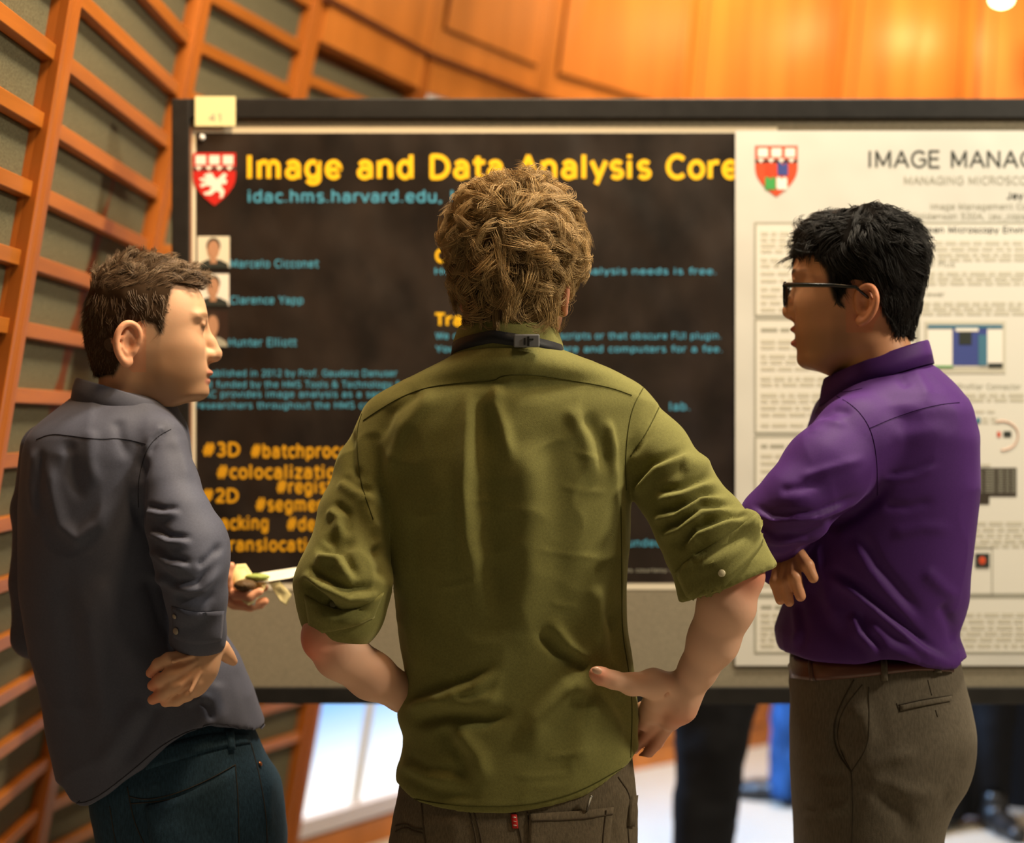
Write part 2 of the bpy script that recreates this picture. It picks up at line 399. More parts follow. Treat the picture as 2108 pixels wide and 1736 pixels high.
# ------------------------------------------------------------------ drawn lettering: strokes per character (cap height 1)
# L = straight strokes through points, A = arc (centre x, y, radius x, y, start, end in degrees); first number is the advance
def _L(*p): return ('L', p)
def _A(*p): return ('A', p)
_bowl_r = _A(.32, .37, .24, .37, 0, 360); _bowl_l = _A(.30, .37, .24, .37, 0, 360)
LETTERS = {
 ' ': (.38,), '.': (.30, _L(.1, .02, .1, .08)), ',': (.30, _L(.14, .08, .06, -.14)), '_': (.6, _L(0, -.16, .6, -.16)),
 'a': (.68, _A(.28, .22, .21, .22, 0, 360), _L(.52, 0, .52, .50), _A(.30, .50, .22, .24, 0, 150)),
 'b': (.70, _L(.08, 0, .08, 1.03), _bowl_r), 'c': (.58, _A(.33, .37, .26, .37, 48, 312)), 'd': (.70, _L(.54, 0, .54, 1.03), _bowl_l),
 'e': (.68, _A(.32, .37, .26, .37, 0, 318), _L(.06, .37, .58, .37)), 'f': (.42, _L(.18, 0, .18, .82), _A(.37, .82, .19, .21, 85, 180), _L(.02, .72, .40, .72)),
 'g': (.70, _bowl_l, _L(.54, .74, .54, -.06), _A(.31, -.06, .23, .21, 205, 360)), 'h': (.70, _L(.08, 0, .08, 1.03), _A(.31, .47, .22, .27, 0, 180), _L(.53, 0, .53, .47)),
 'i': (.30, _L(.1, 0, .1, .74), _L(.1, .95, .1, 1.03)), 'j': (.36, _L(.16, .74, .16, -.08), _A(.02, -.08, .14, .18, 270, 360), _L(.16, .95, .16, 1.03)),
 'k': (.62, _L(.08, 0, .08, 1.03), _L(.50, .74, .12, .34), _L(.24, .44, .54, 0)), 'l': (.30, _L(.1, 0, .1, 1.03)),
 'm': (1.02, _L(.08, 0, .08, .74), _A(.27, .50, .19, .24, 0, 180), _L(.46, 0, .46, .50), _A(.65, .50, .19, .24, 0, 180), _L(.84, 0, .84, .50)),
 'n': (.70, _L(.08, 0, .08, .74), _A(.31, .47, .22, .27, 0, 180), _L(.53, 0, .53, .47)), 'o': (.68, _A(.32, .37, .26, .37, 0, 360)),
 'p': (.70, _L(.08, -.28, .08, .74), _bowl_r), 'r': (.46, _L(.08, 0, .08, .74), _A(.32, .45, .24, .28, 70, 180)),
 's': (.58, _A(.28, .555, .19, .185, 35, 270), _A(.28, .185, .20, .185, -145, 90)), 't': (.45, _L(.18, .95, .18, .20), _A(.36, .20, .18, .20, 180, 285), _L(.02, .72, .42, .72)),
 'u': (.70, _L(.08, .74, .08, .27), _A(.31, .27, .23, .27, 180, 360), _L(.54, .74, .54, 0)), 'v': (.62, _L(.02, .74, .29, 0, .56, .74)),
 'w': (.88, _L(.02, .74, .21, 0, .42, .72, .63, 0, .82, .74)), 'x': (.60, _L(.02, .74, .54, 0), _L(.54, .74, .02, 0)), 'y': (.62, _L(.02, .74, .29, .02), _L(.56, .74, .20, -.28)),
 'z': (.56, _L(.04, .72, .48, .72, .04, .02, .50, .02)),
 'A': (.76, _L(.0, 0, .35, 1, .70, 0), _L(.13, .35, .57, .35)), 'C': (.76, _A(.42, .5, .36, .5, 48, 312)), 'D': (.84, _L(.08, 0, .08, 1), _L(.08, 1, .30, 1), _L(.08, 0, .30, 0), _A(.30, .5, .42, .5, -90, 90)),
 'E': (.66, _L(.56, 1, .08, 1, .08, 0, .58, 0), _L(.08, .53, .52, .53)), 'F': (.62, _L(.56, 1, .08, 1, .08, 0), _L(.08, .52, .50, .52)),
 'G': (.84, _A(.44, .5, .37, .5, 45, 325), _L(.76, .18, .76, .48, .48, .48)), 'H': (.82, _L(.08, 0, .08, 1), _L(.66, 0, .66, 1), _L(.08, .53, .66, .53)), 'I': (.32, _L(.12, 0, .12, 1)),
 'J': (.48, _L(.32, 1, .32, .22), _A(.14, .22, .18, .22, 200, 360)), 'K': (.74, _L(.08, 0, .08, 1), _L(.62, 1, .10, .45), _L(.26, .60, .68, 0)), 'L': (.58, _L(.08, 1, .08, 0, .52, 0)),
 'M': (.96, _L(.08, 0, .08, 1, .43, .12, .78, 1, .78, 0)), 'N': (.84, _L(.08, 0, .08, 1, .66, 0, .66, 1)), 'O': (.90, _A(.43, .5, .38, .5, 0, 360)),
 'P': (.68, _L(.08, 0, .08, 1, .32, 1), _A(.32, .72, .25, .28, -90, 90), _L(.08, .44, .32, .44)), 'R': (.74, _L(.08, 0, .08, 1, .32, 1), _A(.32, .73, .24, .27, -90, 90), _L(.08, .46, .32, .46), _L(.34, .46, .64, 0)),
 'S': (.72, _A(.34, .75, .25, .25, 35, 270), _A(.34, .25, .27, .25, -145, 90)), 'T': (.68, _L(0, 1, .64, 1), _L(.32, 0, .32, 1)), 'U': (.82, _L(.08, 1, .08, .32), _A(.37, .32, .29, .32, 180, 360), _L(.66, 1, .66, .32)),
 'V': (.74, _L(0, 1, .34, 0, .68, 1)), 'W': (1.04, _L(0, 1, .24, 0, .49, 1, .74, 0, .98, 1)), 'Y': (.70, _L(0, 1, .33, .45, .66, 1), _L(.33, .45, .33, 0)),
 '0': (.70, _A(.32, .5, .25, .5, 0, 360)), '1': (.66, _L(.10, .82, .32, 1, .32, 0)), '2': (.68, _A(.31, .72, .24, .28, -30, 155), _L(.51, .57, .08, .02, .58, .02)),
 '3': (.68, _A(.28, .76, .22, .24, -90, 140), _A(.28, .27, .25, .27, -140, 90)), '4': (.70, _L(.46, 0, .46, 1, .04, .28, .62, .28)), '5': (.68, _L(.52, 1, .12, 1, .12, .58), _A(.27, .32, .26, .32, -145, 120)),
 '#': (.88, _L(.18, 0, .38, 1), _L(.46, 0, .66, 1), _L(.04, .34, .72, .34), _L(.12, .66, .80, .66)), '&': (.86, _A(.34, .76, .19, .24, 0, 360), _L(.20, .62, .72, 0), _A(.34, .27, .28, .27, 120, 330), _L(.58, .12, .74, .5)),
}
def letter_mesh(s, weight):
    V = []; T = []; pen = 0.0; h = weight/2
    for c in s:
        g = LETTERS[c]
        for kind, p in g[1:]:
            if kind == 'A':
                n = max(4, int(abs(p[5]-p[4])/22)); pts = [(p[0]+p[2]*math.cos(math.radians(a)), p[1]+p[3]*math.sin(math.radians(a))) for a in np.linspace(p[4], p[5], n+1)]
            else: pts = [(p[i], p[i+1]) for i in range(0, len(p), 2)]
            pts = [(pen+x, y*(1-weight)+h) for x, y in pts]
            for (x0, y0), (x1, y1) in zip(pts[:-1], pts[1:]):
                L = math.hypot(x1-x0, y1-y0) or 1; ux, uy = (x1-x0)/L*h, (y1-y0)/L*h; e = .35
                b = len(V); V += [(x0-ux*e-uy, y0-uy*e+ux), (x0-ux*e+uy, y0-uy*e-ux), (x1+ux*e+uy, y1+uy*e-ux), (x1+ux*e-uy, y1+uy*e+ux)]; T += [(b, b+1, b+2), (b, b+2, b+3)]
        pen += g[0]+weight*.55
    return np.array(V), np.array(T)
# ------------------------------------------------------------------ structure: floor
MB().box((-2.2, -1.0, -.05), (5.5, 9.0, 0)).build('floor', M['carpet'], kind='structure')

# joints of the faceted, leaning wooden wall: (x at image row 0, lean per row, distance)
JT = dict(Z=(-140, .2, 2.42), A=(130, .167, 3.0), B=(402, .195, 3.95), C=(645, .21, 4.58), D=(885, .172, 5.3),
          E=(1130, .13, 6.0), F=(1420, .09, 6.8), G=(1735, .10, 7.4), H=(2010, .05, 7.6), I=(2330, .03, 7.55), J=(2900, 0, 7.0))
def jp(j, z):
    x0, m, d = JT[j]; py = CY-(z-CAM_Z)*F_PX/d
    return Vector(((x0-m*py-CX)/F_PX*d, d, z))
def bay_pt(a, b, t, z, out):
    """point on the bay a-b: t metres from joint a (negative: from joint b), out metres towards the room"""
    A, B = jp(a, z), jp(b, z); u = (B-A).normalized(); n = Vector((u.y, -u.x, 0)).normalized()
    if n.dot(Vector((.6, 2.0, z))-A) < 0: n = -n
    return (A+u*t if t >= 0 else B+u*t)+n*out
def slab(mb, a, b, t0, t1, z0, z1, o0, o1):
    return mb.hexa([bay_pt(a, b, t0, z0, o0), bay_pt(a, b, t0, z0, o1), bay_pt(a, b, t1, z0, o1), bay_pt(a, b, t1, z0, o0),
                    bay_pt(a, b, t0, z1, o0), bay_pt(a, b, t0, z1, o1), bay_pt(a, b, t1, z1, o1), bay_pt(a, b, t1, z1, o0)])
ZT = 3.1
wl = empty('wall_left', (-.9, 3.9, 0), kind='structure')
wbk = empty('wall_back', (1, 7, 0), kind='structure')
level = lambda n: CAM_Z+(868-(102+139*n))*3.0/3500
PW = .036; RO = .013; FO = -.010
for a, b in (('Z', 'A'), ('A', 'B'), ('B', 'C'), ('C', 'D')):
    slab(MB(), a, b, .0, -.0001, 0.0, ZT, -.05, -.03).build('backing_board', M['groove'], wl)
    slab(MB(), a, b, .0, PW, 0.0, ZT, -.03, .024).build('post', M['wood'], wl, bevel=.002)
    slab(MB(), a, b, -PW, -.0001, 0.0, ZT, -.03, .024).build('post', M['wood'], wl, bevel=.002)
    top = 2.43 if a == 'C' else ZT
    sh = .05 if a == 'C' else 0.0
    for n in range(-5, 15):
        z = level(n)+sh
        if z > top-.02 or z < .1: continue
        slab(MB(), a, b, PW, -PW, z-.027, z, FO, RO).build('rail', M['wood_rail'], wl, bevel=.0015)
    zs = [level(n)+sh for n in range(-5, 15)]
    zs = [z for z in zs if .1 < z < top-.02]
    edges = [top]+zs+[.06]
    for hi, lo in zip(edges[:-1], edges[1:]):
        slab(MB(), a, b, PW, -PW, lo, hi-.028, -.03, FO).build('felt_panel', M['felt'], wl)
    slab(MB(), a, b, PW, -PW, 0, .07, -.03, .03).build('bottom_rail', M['wood'], wl)
    if a == 'C':
        slab(MB(), a, b, PW, -PW, 2.43, 2.53, -.03, .033).build('header', M['wood_panel'], wl)
        slab(MB(), a, b, PW, -PW, 2.545, ZT, -.03, .033).build('wood_panel', M['wood_panel'], wl)
# moulding groove line above the lattice and the solid veneer panels of the curved back wall
for a, b in (('C', 'D'), ('D', 'E'), ('E', 'F')):
    slab(MB(), a, b, .0, -.0001, 2.53, 2.545, .0, .045).build('moulding', M['groove'], wl if a == 'C' else wbk)
slab(MB(), 'D', 'E', 0, -.0001, 2.43, 2.53, -.03, .03).build('header', M['wood_panel'], wbk)
slab(MB(), 'D', 'E', 0, .022, 0, 2.53, -.03, .036).build('post', M['wood'], wbk)
slab(MB(), 'D', 'E', -.06, -.0001, 0, 2.53, -.03, .036).build('post', M['wood'], wbk)
slab(MB(), 'D', 'E', .022, -.06, 0, .085, -.03, .03).build('base_panel', M['wood_panel'], wbk)
for a, b in (('D', 'E'), ('E', 'F'), ('F', 'G'), ('G', 'H'), ('H', 'I'), ('I', 'J')):
    z0 = 2.545 if a in 'DE' else 0.0; ztop = 4.4
    if a == 'E':
        slab(MB(), a, b, 0, -.0001, 0, 2.53, -.03, .03).build('wood_panel', M['wood_panel'], wbk)
    slab(MB(), a, b, .004, -.004, z0, ztop, -.03, .022).build('wood_panel', M['wood_panel'], wbk)
    slab(MB(), a, b, .0, -.0001, z0, ztop, -.05, -.02).build('backing_board', M['groove'], wbk)
    slab(MB(), a, b, .075, -.075, z0+.09, ztop-.05, .0, .027).build('inset_panel', M['groove'], wbk)
    slab(MB(), a, b, .082, -.082, z0+.097, ztop-.057, .0, .0285).build('inset_panel', M['wood_panel'], wbk)
for j, a, b in (('F', 'F', 'G'), ('G', 'G', 'H'), ('H', 'H', 'I')):
    slab(MB(), a, b, -0.0 if False else .0, .03, 0, 4.4, .0, .032).build('post', M['wood'], wbk)
MB().hexa([jp('E', 0)+Vector((0, -.05, 0)), jp('E', 0), jp('F', 0), jp('F', 0)+Vector((0, -.05, 0)),
           jp('E', .09)+Vector((0, -.05, 0)), jp('E', .09), jp('F', .09), jp('F', .09)+Vector((0, -.05, 0))]).build('baseboard_back', M['wood'], kind='structure')

# window: pane glows by itself, white-to-blue emission standing in for daylight, pale mullions, lit sill
win = empty('window_1', tuple(jp('D', .1)), kind='structure')
pm = mat('glowing_pane', (.3, .34, .4), .3, .5)
nt = pm.node_tree; bs = nt.nodes['Principled BSDF']
geo = nt.nodes.new('ShaderNodeTexCoord'); sx = nt.nodes.new('ShaderNodeSeparateXYZ'); nt.links.new(geo.outputs['Object'], sx.inputs[0])
cr = nt.nodes.new('ShaderNodeValToRGB'); mr = nt.nodes.new('ShaderNodeMapRange'); mr.inputs['From Min'].default_value = .1; mr.inputs['From Max'].default_value = 1.0
nt.links.new(sx.outputs['Z'], mr.inputs[0]); nt.links.new(mr.outputs[0], cr.inputs[0])
cr.color_ramp.elements[0].color = (1, 1, 1, 1); cr.color_ramp.elements[0].position = .12
cr.color_ramp.elements[1].color = (.08, .38, .85, 1); cr.color_ramp.elements[1].position = .44
nt.links.new(cr.outputs[0], bs.inputs['Emission Color']); bs.inputs['Emission Strength'].default_value = 1.25
M['pane'] = pm
slab(MB(), 'D', 'E', .022, -.06, .15, 2.41, -.02, -.01).build('pane', pm, win)
slab(MB(), 'D', 'E', .022, -.06, .095, .15, -.03, .034).build('sill', mat('white_sill', (.62, .58, .62), .4, .4), win)
slab(MB(), 'D', 'E', .022, -.06, 2.405, 2.43, -.03, .02).build('window_frame', M['white_paint'], win)
for t in (.31,):
    slab(MB(), 'D', 'E', t, t+.035, .15, 2.41, -.012, .004).build('mullion', M['white_paint'], win)
wl_l = area('window_daylight', tuple(bay_pt('D', 'E', .45, 1.2, .12)), (1.6, 6.3, 0.0), 1.2, 60, (.36, .60, 1.0), 110)

# recessed wall washer at the top of the back wall
sp = empty('spot_lamp', tuple(W(2062, -4, 7.2)), label='small glowing spot lamp high on the wooden wall, upper right', cat='lamp')
MB().tube([W(2062, -60, 7.2), W(2062, -12, 7.2)], .045, 16).build('lamp_housing', M['white_paint'], sp, True)
MB().ell(W(2062, -2, 7.2), (.045, .045, .03)).build('bulb', mat('glowing_bulb', (1, .9, .7), .4, .3, emit=(1, .80, .45), es=14), sp, True)
l = bpy.data.lights.new('spot_glow', 'POINT'); l.energy = 9; l.color = (1, .66, .28); l.shadow_soft_size = .05
lo = bpy.data.objects.new('spot_glow', l); C.objects.link(lo); lo.location = W(2062, 8, 7.18)

# ------------------------------------------------------------------ poster board
BD = 3.43; S_ = BD/F_PX
def bx(px): return (px-CX)*S_
def bz(py): return CAM_Z-(py-CY)*S_
board = empty('poster_board', (.5, BD, 0), label='freestanding grey fabric display board in a black metal frame holding two posters', cat='display board')
XL, XR = bx(362), bx(2510); ZT_, ZB = bz(205), bz(1448)
MB().box((XL+.02, BD, ZB+.02), (XR-.02, BD+.022, ZT_-.02)).build('fabric_panel', M['board_felt'], board)
fw = 40*S_
MB().box((XL, BD-.012, ZT_-fw), (XR, BD+.035, ZT_)).build('frame_rail', M['black_frame'], board, bevel=.002)
MB().box((XL, BD-.012, ZB), (XR, BD+.035, ZB+34*S_)).build('frame_rail', M['black_frame'], board, bevel=.002)
MB().box((XL-.006, BD-.014, ZB-.03), (XL+30*S_, BD+.037, ZT_-.001)).build('frame_post', M['black_frame'], board, bevel=.002)
MB().box((XR-30*S_, BD-.014, ZB-.03), (XR, BD+.037, ZT_-.001)).build('frame_post', M['black_frame'], board, bevel=.002)
for x in (XL+.015, XR-.02):
    MB().box((x-.014, BD, .02), (x+.014, BD+.028, ZB+.02)).build('leg', M['black_frame'], board)
    MB().box((x-.02, BD-.22, 0), (x+.02, BD+.25, .022)).build('foot', M['black_frame'], board, bevel=.003)

def flat(name, x0, y0, x1, y1, m, parent, off=.0006, t=.0004, **k):
    return MB().box((bx(x0), BD-off-t, bz(y1)), (bx(x1), BD-off, bz(y0))).build(name, m, parent, **k)
def flats(name, rects, m, parent, off, **k):
    mb = MB()
    for x0, y0, x1, y1 in rects: mb.box((bx(x0), BD-off-.0002, bz(y1)), (bx(x1), BD-off, bz(y0)))
    return mb.build(name, m, parent, **k)
def text(name, s, x0, x1, ybase, cap, m, parent, off, bold=0):
    V, T = letter_mesh(s, .19 if off < .004 and bold > .01 else .165 if bold else .12)
    dep = (np.arange(len(V))//4 % 14)*2.2e-5
    a, b = V[:, 0].min(), V[:, 0].max(); X = x0+(V[:, 0]-a)/(b-a)*(x1-x0); Y = ybase-V[:, 1]*cap
    out = np.stack([(X-CX)*S_, BD-off-dep, CAM_Z-(Y-CY)*S_], 1)
    return mesh_np(name, out, T, m, parent, False, kind='stuff')
# dark poster
dp = empty('dark_poster', (bx(950), BD-.001, bz(740)), label='large dark brown poster with yellow headline pinned to the left of the board', cat='poster')
flat('paper_sheet', 390, 262, 1600, 1214, M['paper_edge'], dp, .0005)
flat('printed_area', 404, 274, 1592, 1200, M['poster_dark'], dp, .0012)
flat('left_margin_strip', 386, 262, 396, 1213, mat('brown_edge_strip', (.30, .15, .09), .5, .3), dp, .0016)
O = .0024
text('headline_text', 'Image and Data Analysis Core', 509, 1522, 371, 54, M['yellow_ink'], dp, O, .014)
text('subtitle_text', 'idac.hms.harvard.edu, Lists', 511, 1010, 418, 27, M['blue_ink'], dp, O, .008)
for s, x0, x1, yb in (('Marcelo Cicconet', 474, 656, 552), ('Clarence Yapp', 474, 625, 627), ('Hunter Elliott', 471, 611, 714)):
    text('name_text', s, x0, x1, yb, 18, M['blue_ink'], dp, O, .01)
for s, x0, x1, yb in (('Established in 2012 by Prof. Gaudenz Danuser', 408, 818, 776), ('and funded by the HMS Tools & Technology fund,', 405, 860, 799),
                      ('IDAC provides image analysis as a service to', 400, 852, 819), ('researchers throughout the HMS community.', 404, 850, 842)):
    text('paragraph_text', s, x0, x1, yb, 15, M['blue_ink'], dp, O, .008)
text('section_title_text', 'Consulting', 896, 1080, 542, 30, M['yellow_ink'], dp, O, .016)
text('paragraph_text', 'Help with basic image analysis needs is free.', 895, 1474, 566, 15, M['blue_ink'], dp, O, .008)
text('section_title_text', 'Training', 896, 1040, 672, 28, M['yellow_ink'], dp, O, .016)
text('paragraph_text', 'We can help with macros, scripts or that obscure FIJI plugin.', 896, 1484, 699, 15, M['blue_ink'], dp, O, .008)
text('paragraph_text', 'You can use our software and computers for a fee.', 896, 1486, 726, 15, M['blue_ink'], dp, O, .008)
text('paragraph_text', 'lab.', 1378, 1420, 846, 18, M['blue_ink'], dp, O, .01)
text('paragraph_text', 'funded by', 1282, 1400, 1126, 17, M['blue_ink'], dp, O, .01)
text('caption_text', 'Images courtesy of', 1250, 1394, 1178, 8, M['grey_ink'], dp, O)
for s, x0, x1, yb in (('#3D', 418, 495, 941), ('#batchprocessing', 517, 800, 944), ('#colocalization', 447, 712, 987), ('#registration', 570, 780, 1017),
                      ('#2D', 415, 492, 1036), ('#segmentation', 527, 765, 1054), ('#tracking', 405, 553, 1092), ('#deconvolution', 591, 830, 1094), ('#translocation', 434, 672, 1136)):
    text('hashtag_text', s, x0, x1, yb, 31 if yb < 1100 else 30, M['orange_ink'], dp, O, .022)
def shield(parent, x0, y0, w, h, base, second):
    def P(u, v): return (bx(x0+u*w), bz(y0+v*h))
    out = [(0, 0), (1, 0), (1, .45)]+[(1-.5*(t**1.6), .45+.55*t**.85) for t in (.15, .3, .5, .7, .85, 1)]+[(.5*(1-t)**1.6*1.0, .45+.55*(1-t)**.85) if t < 1 else (0, .45) for t in ()]
    left = [(1-u, v) for u, v in out[2:-1]][::-1]
    pts = [P(u, v) for u, v in out+left]
    e = MB().poly(pts[::-1], BD-O-.0004, .0003).build('crest', base, parent)
    g = lambda n, mb, m, o=.0007: mb.build(n, m, parent)
    mb = MB()
    for u in (.06, .38, .70): mb.poly([P(u, .05), P(u, .22), P(u+.24, .22), P(u+.24, .05)], BD-O-.0009, .0003)
    mb.build('crest_books', M['white_ink'], parent)
    mb = MB().poly([P(0, .27), P(0, .335), P(1, .335), P(1, .27)], BD-O-.0007, .0002); mb.build('crest_band', M['black_ink'], parent)
    mb = MB()
    for u in (.05, .29, .53, .77): mb.poly([P(u, .255), P(u+.08, .34), P(u+.17, .255)], BD-O-.0011, .0003)
    mb.build('crest_band_teeth', M['white_ink'], parent)
    if second == 'lion':
        lion = [(.30, .40), (.44, .38), (.50, .46), (.56, .50), (.64, .44), (.72, .38), (.80, .42), (.74, .48), (.80, .54), (.76, .60), (.68, .58), (.66, .64), (.74, .72), (.70, .84),
                (.62, .86), (.64, .76), (.54, .72), (.42, .80), (.28, .80), (.24, .76), (.38, .72), (.44, .64), (.32, .62), (.20, .66), (.16, .60), (.32, .55), (.20, .54), (.14, .48), (.34, .48), (.24, .44)]
        MB().poly([P(*p) for p in lion[::-1]], BD-O-.0011, .0003).build('crest_lion', M['white_ink'], parent)
    else:
        for (u, v), m in zip(((.25, .36), (.52, .34), (.23, .62), (.50, .62)), (M['red_ink'] if False else mat('orange_red_ink', (.75, .06, .02), .5), M['navy_ink'], M['green_ink'], M['white_ink'])):
            MB().poly([P(u, v), P(u, v+.2), P(u+.03, v+.24), P(u+.25, v+.24), P(u+.25, v+.03), P(u+.18, v-.02), P(u+.14, v+.04), P(u+.06, v-.01)], BD-O-.0011, .0003).build('crest_quarter', m, parent)
shield(dp, 398, 315, 88, 109, M['red_ink'], 'lion')
MB().ell((bx(417), BD-.006, bz(284)), (.006, .005, .006)).build('push_pin', M['white_paint'], dp, True)
def portrait(x0, y0, x1, y1, bg, face, hair, cloth, alt=0):
    f = empty('portrait_photo', (bx(x0), BD, bz(y1))); f.parent = dp; f.matrix_parent_inverse = Matrix.Translation(dp.location).inverted()
    w, h = x1-x0, y1-y0
    flat('photo_background', x0, y0, x1, y1, bg, f, .0022)
    def o(pts, m, n, off): MB().poly([(bx(x0+u*w), bz(y0+v*h)) for u, v in pts][::-1], BD-off, .0003).build(n, m, f)
    circ = lambda cx, cy, rx, ry: [(cx+rx*math.cos(a), cy+ry*math.sin(a)) for a in np.linspace(0, 2*math.pi, 18)[:-1]]
    o([(.02, 1), (.06, .86), (.3, .74), (.7, .74), (.94, .86), (.98, 1)], cloth, 'photo_clothes', .0030)
    o(circ(.5, .30, .22, .26), hair, 'photo_hair', .0032); o(circ(.5, .42, .185, .29), face, 'photo_face', .0036); o([(.4, .6), (.4, .86), (.6, .86), (.6, .6)], face, 'photo_neck', .0034)
portrait(407, 487, 473, 552, M['paper_edge'], M['skin_ink'], M['black_ink'], M['black_ink'])
portrait(407, 564, 472, 630, M['white_ink'], M['skin_ink'], M['black_ink'], M['black_ink'])
portrait(407, 640, 470, 714, mat('dark_photo_ink', (.03, .015, .01), .5), M['skin_ink'], mat('dark_photo_hair_ink', (.05, .03, .02), .5), M['grey_ink'])
# white poster (overlaps the dark one)
wp = empty('white_poster', (bx(1900), BD-.004, bz(820)), label='large white poster with a shield and grey text columns at the right of the board', cat='poster')
flat('paper_sheet', 1513, 270, 2475, 1370, M['poster_white'], wp, .0046, .0006)
O2 = .0058; O = O2
shield(wp, 1554, 301, 87, 105, M['brick_ink'], 'quarters')
text('headline_text', 'IMAGE MANAGEMENT CORE', 1787, 2442, 347, 37, M['black_ink'], wp, O2)
text('subtitle_text', 'MANAGING MICROSCOPY DATA', 1860, 2212, 381, 18, M['grey_ink'], wp, O2)
text('author_text', 'Jay', 2071, 2105, 411, 15, M['black_ink'], wp, O2, .012)
text('address_text', 'Image Management Core', 1914, 2130, 432, 13, M['grey_ink'], wp, O2)
text('address_text', 'Goldenson 520A, jay_copeland', 1876, 2150, 452, 13, M['grey_ink'], wp, O2)
M['boxp'] = mat('box_paper', (.70, .675, .60), .5, .35)
def frame(x0, y0, x1, y1, w=4):
    flats('text_box_border', [(x0, y0, x1, y0+w), (x0, y1-w, x1, y1), (x0, y0+w, x0+w, y1-w), (x1-w, y0+w, x1, y1-w)], M['grey_ink'], wp, O2)
    flat('text_box', x0+w, y0+w, x1-w, y1-w, M['boxp'], wp, O2-.0003, .0002)
for y0, y1 in ((458, 652), (656, 893), (897, 1225), (1228, 1345)):
    frame(1552, y0, 1885 if y0 < 1200 else 2410, y1)
frame(1888, 458, 2410, 1225)
rnd = random.Random(4)
def para(x0, x1, ys, m='pale_ink', h=7):
    r = []
    for y in ys:
        x = x0
        while x < x1-8:
            w = rnd.uniform(9, 34); r.append((x, y, min(x+w, x1), y+h)); x += w+6
    flats('body_text', r, M[m], wp, O2+.0003, kind='stuff')
para(1566, 1860, [478, 490, 502, 514, 532, 544, 560, 575, 592, 606, 620, 634]); para(1566, 1700, [676], 'grey_ink')
para(1566, 1860, [700, 712, 730, 742, 756, 776, 788, 810, 822, 836, 850, 872]); para(1566, 1700, [915], 'grey_ink')
para(1566, 1860, [935, 950, 966, 985, 1000, 1020, 1040, 1060, 1080, 1100, 1120, 1140, 1160, 1180, 1200])
para(1566, 1630, [1246], 'grey_ink'); para(1566, 2390, [1262, 1275, 1288, 1300, 1312, 1325], 'pale_ink')
text('section_title_text', 'Open Microscopy Environment', 1894, 2180, 481, 14, M['black_ink'], wp, O2, .012)
para(1900, 2390, [497, 509, 521, 531]); text('section_title_text', 'O Plus', 1910, 1964, 551, 12, M['grey_ink'], wp, O2, .005)
para(1900, 2390, [560, 570, 580]); text('section_title_text', 'Viewer', 1893, 1943, 612, 11, M['grey_ink'], wp, O2, .01)
para(1895, 2390, [622, 632, 642]); text('section_title_text', 'CellProfiler Connector', 1945, 2100, 803, 13, M['grey_ink'], wp, O2, .005)
para(1975, 2390, [810, 820]); para(2000, 2390, [1074, 1086, 1098, 1110, 1120]); para(2005, 2046, [845, 955], 'pale_ink', 5)
fg = empty('screenshot_figure', (bx(1985), BD, bz(710))); fg.parent = wp; fg.matrix_parent_inverse = Matrix.Translation(wp.location).inverted()
F3 = O2+.0004
flat('figure_frame', 1902, 662, 2068, 769, M['pale_ink'], fg, F3); flat('figure_background', 1908, 669, 2062, 757, M['white_ink'], fg, F3+.0006)
flat('figure_title_bar', 1908, 669, 2062, 677, M['teal_ink'], fg, F3+.0012); flat('figure_image', 1959, 676, 2030, 753, M['navy_ink'], fg, F3+.0012)
flat('figure_image', 2012, 690, 2030, 753, M['teal_ink'], fg, F3+.0018); flat('figure_image', 1972, 684, 1998, 710, M['black_ink'], fg, F3+.0018); flat('figure_title_bar', 1965, 676, 2012, 683, M['white_ink'], fg, F3+.0018)
flat('figure_footer', 1905, 753, 1960, 757, M['green_ink'], fg, F3+.0012); flat('figure_footer', 2032, 748, 2062, 757, M['black_ink'], fg, F3+.0012)
MB().tube([(bx(2060+34*math.cos(a)), BD-F3, bz(897+30*math.sin(a))) for a in np.linspace(-1.9, 1.6, 18)], .0014, 5).build('arrow_arc', mat('rose_ink', (.6, .35, .25), .5), wp)
flat('data_icon', 2064, 888, 2080, 900, M['black_ink'], wp, F3); flat('data_icon', 2051, 889, 2058, 900, M['brick_ink'], wp, F3)
MB().ell((bx(2012), BD-F3-.0005, bz(866)), (.005, .0006, .007)).build('data_icon', M['teal_ink'], wp); para(2020, 2060, [860, 868], 'pale_ink', 4)
dk = mat('dark_table_ink', (.045, .035, .025), .5)
MB().poly([(bx(x), bz(y)) for x, y in ((1975, 963), (2091, 963), (2091, 1022), (2035, 1022), (2035, 1038), (1975, 1038))][::-1], BD-F3-.0004, .0004).build('dark_table_figure', dk, wp)
flats('dark_table_lines', [(x, 967+i*5, x+w, 968.6+i*5) for i in range(10) for x, w in ((2004, 16), (2026, 20), (2052, 12), (2068, 8), (2080, 9))], M['grey_ink'], wp, F3+.0006, kind='stuff')
flat('figure_image', 2006, 1139, 2035, 1168, M['black_ink'], wp, F3+.0006); MB().ell((bx(2020), BD-F3-.001, bz(1154)), (.007, .0006, .008)).build('figure_image', M['brick_ink'], wp)
flats('figure_outline', [(1988, 1126, 2042, 1129), (1988, 1222, 2042, 1225), (2040, 1126, 2042, 1225)], M['grey_ink'], wp, F3)
# sticky note in the corner
sn = MB().box((bx(404), BD-.0135, bz(262)), (bx(487), BD-.0125, bz(201))).build('sticky_note', M['sticky'], label='pale yellow paper note stuck on the top left corner of the black frame', cat='note')
text('note_text', '41', 432, 458, 252, 16, M['grey_ink'], sn, .0140)
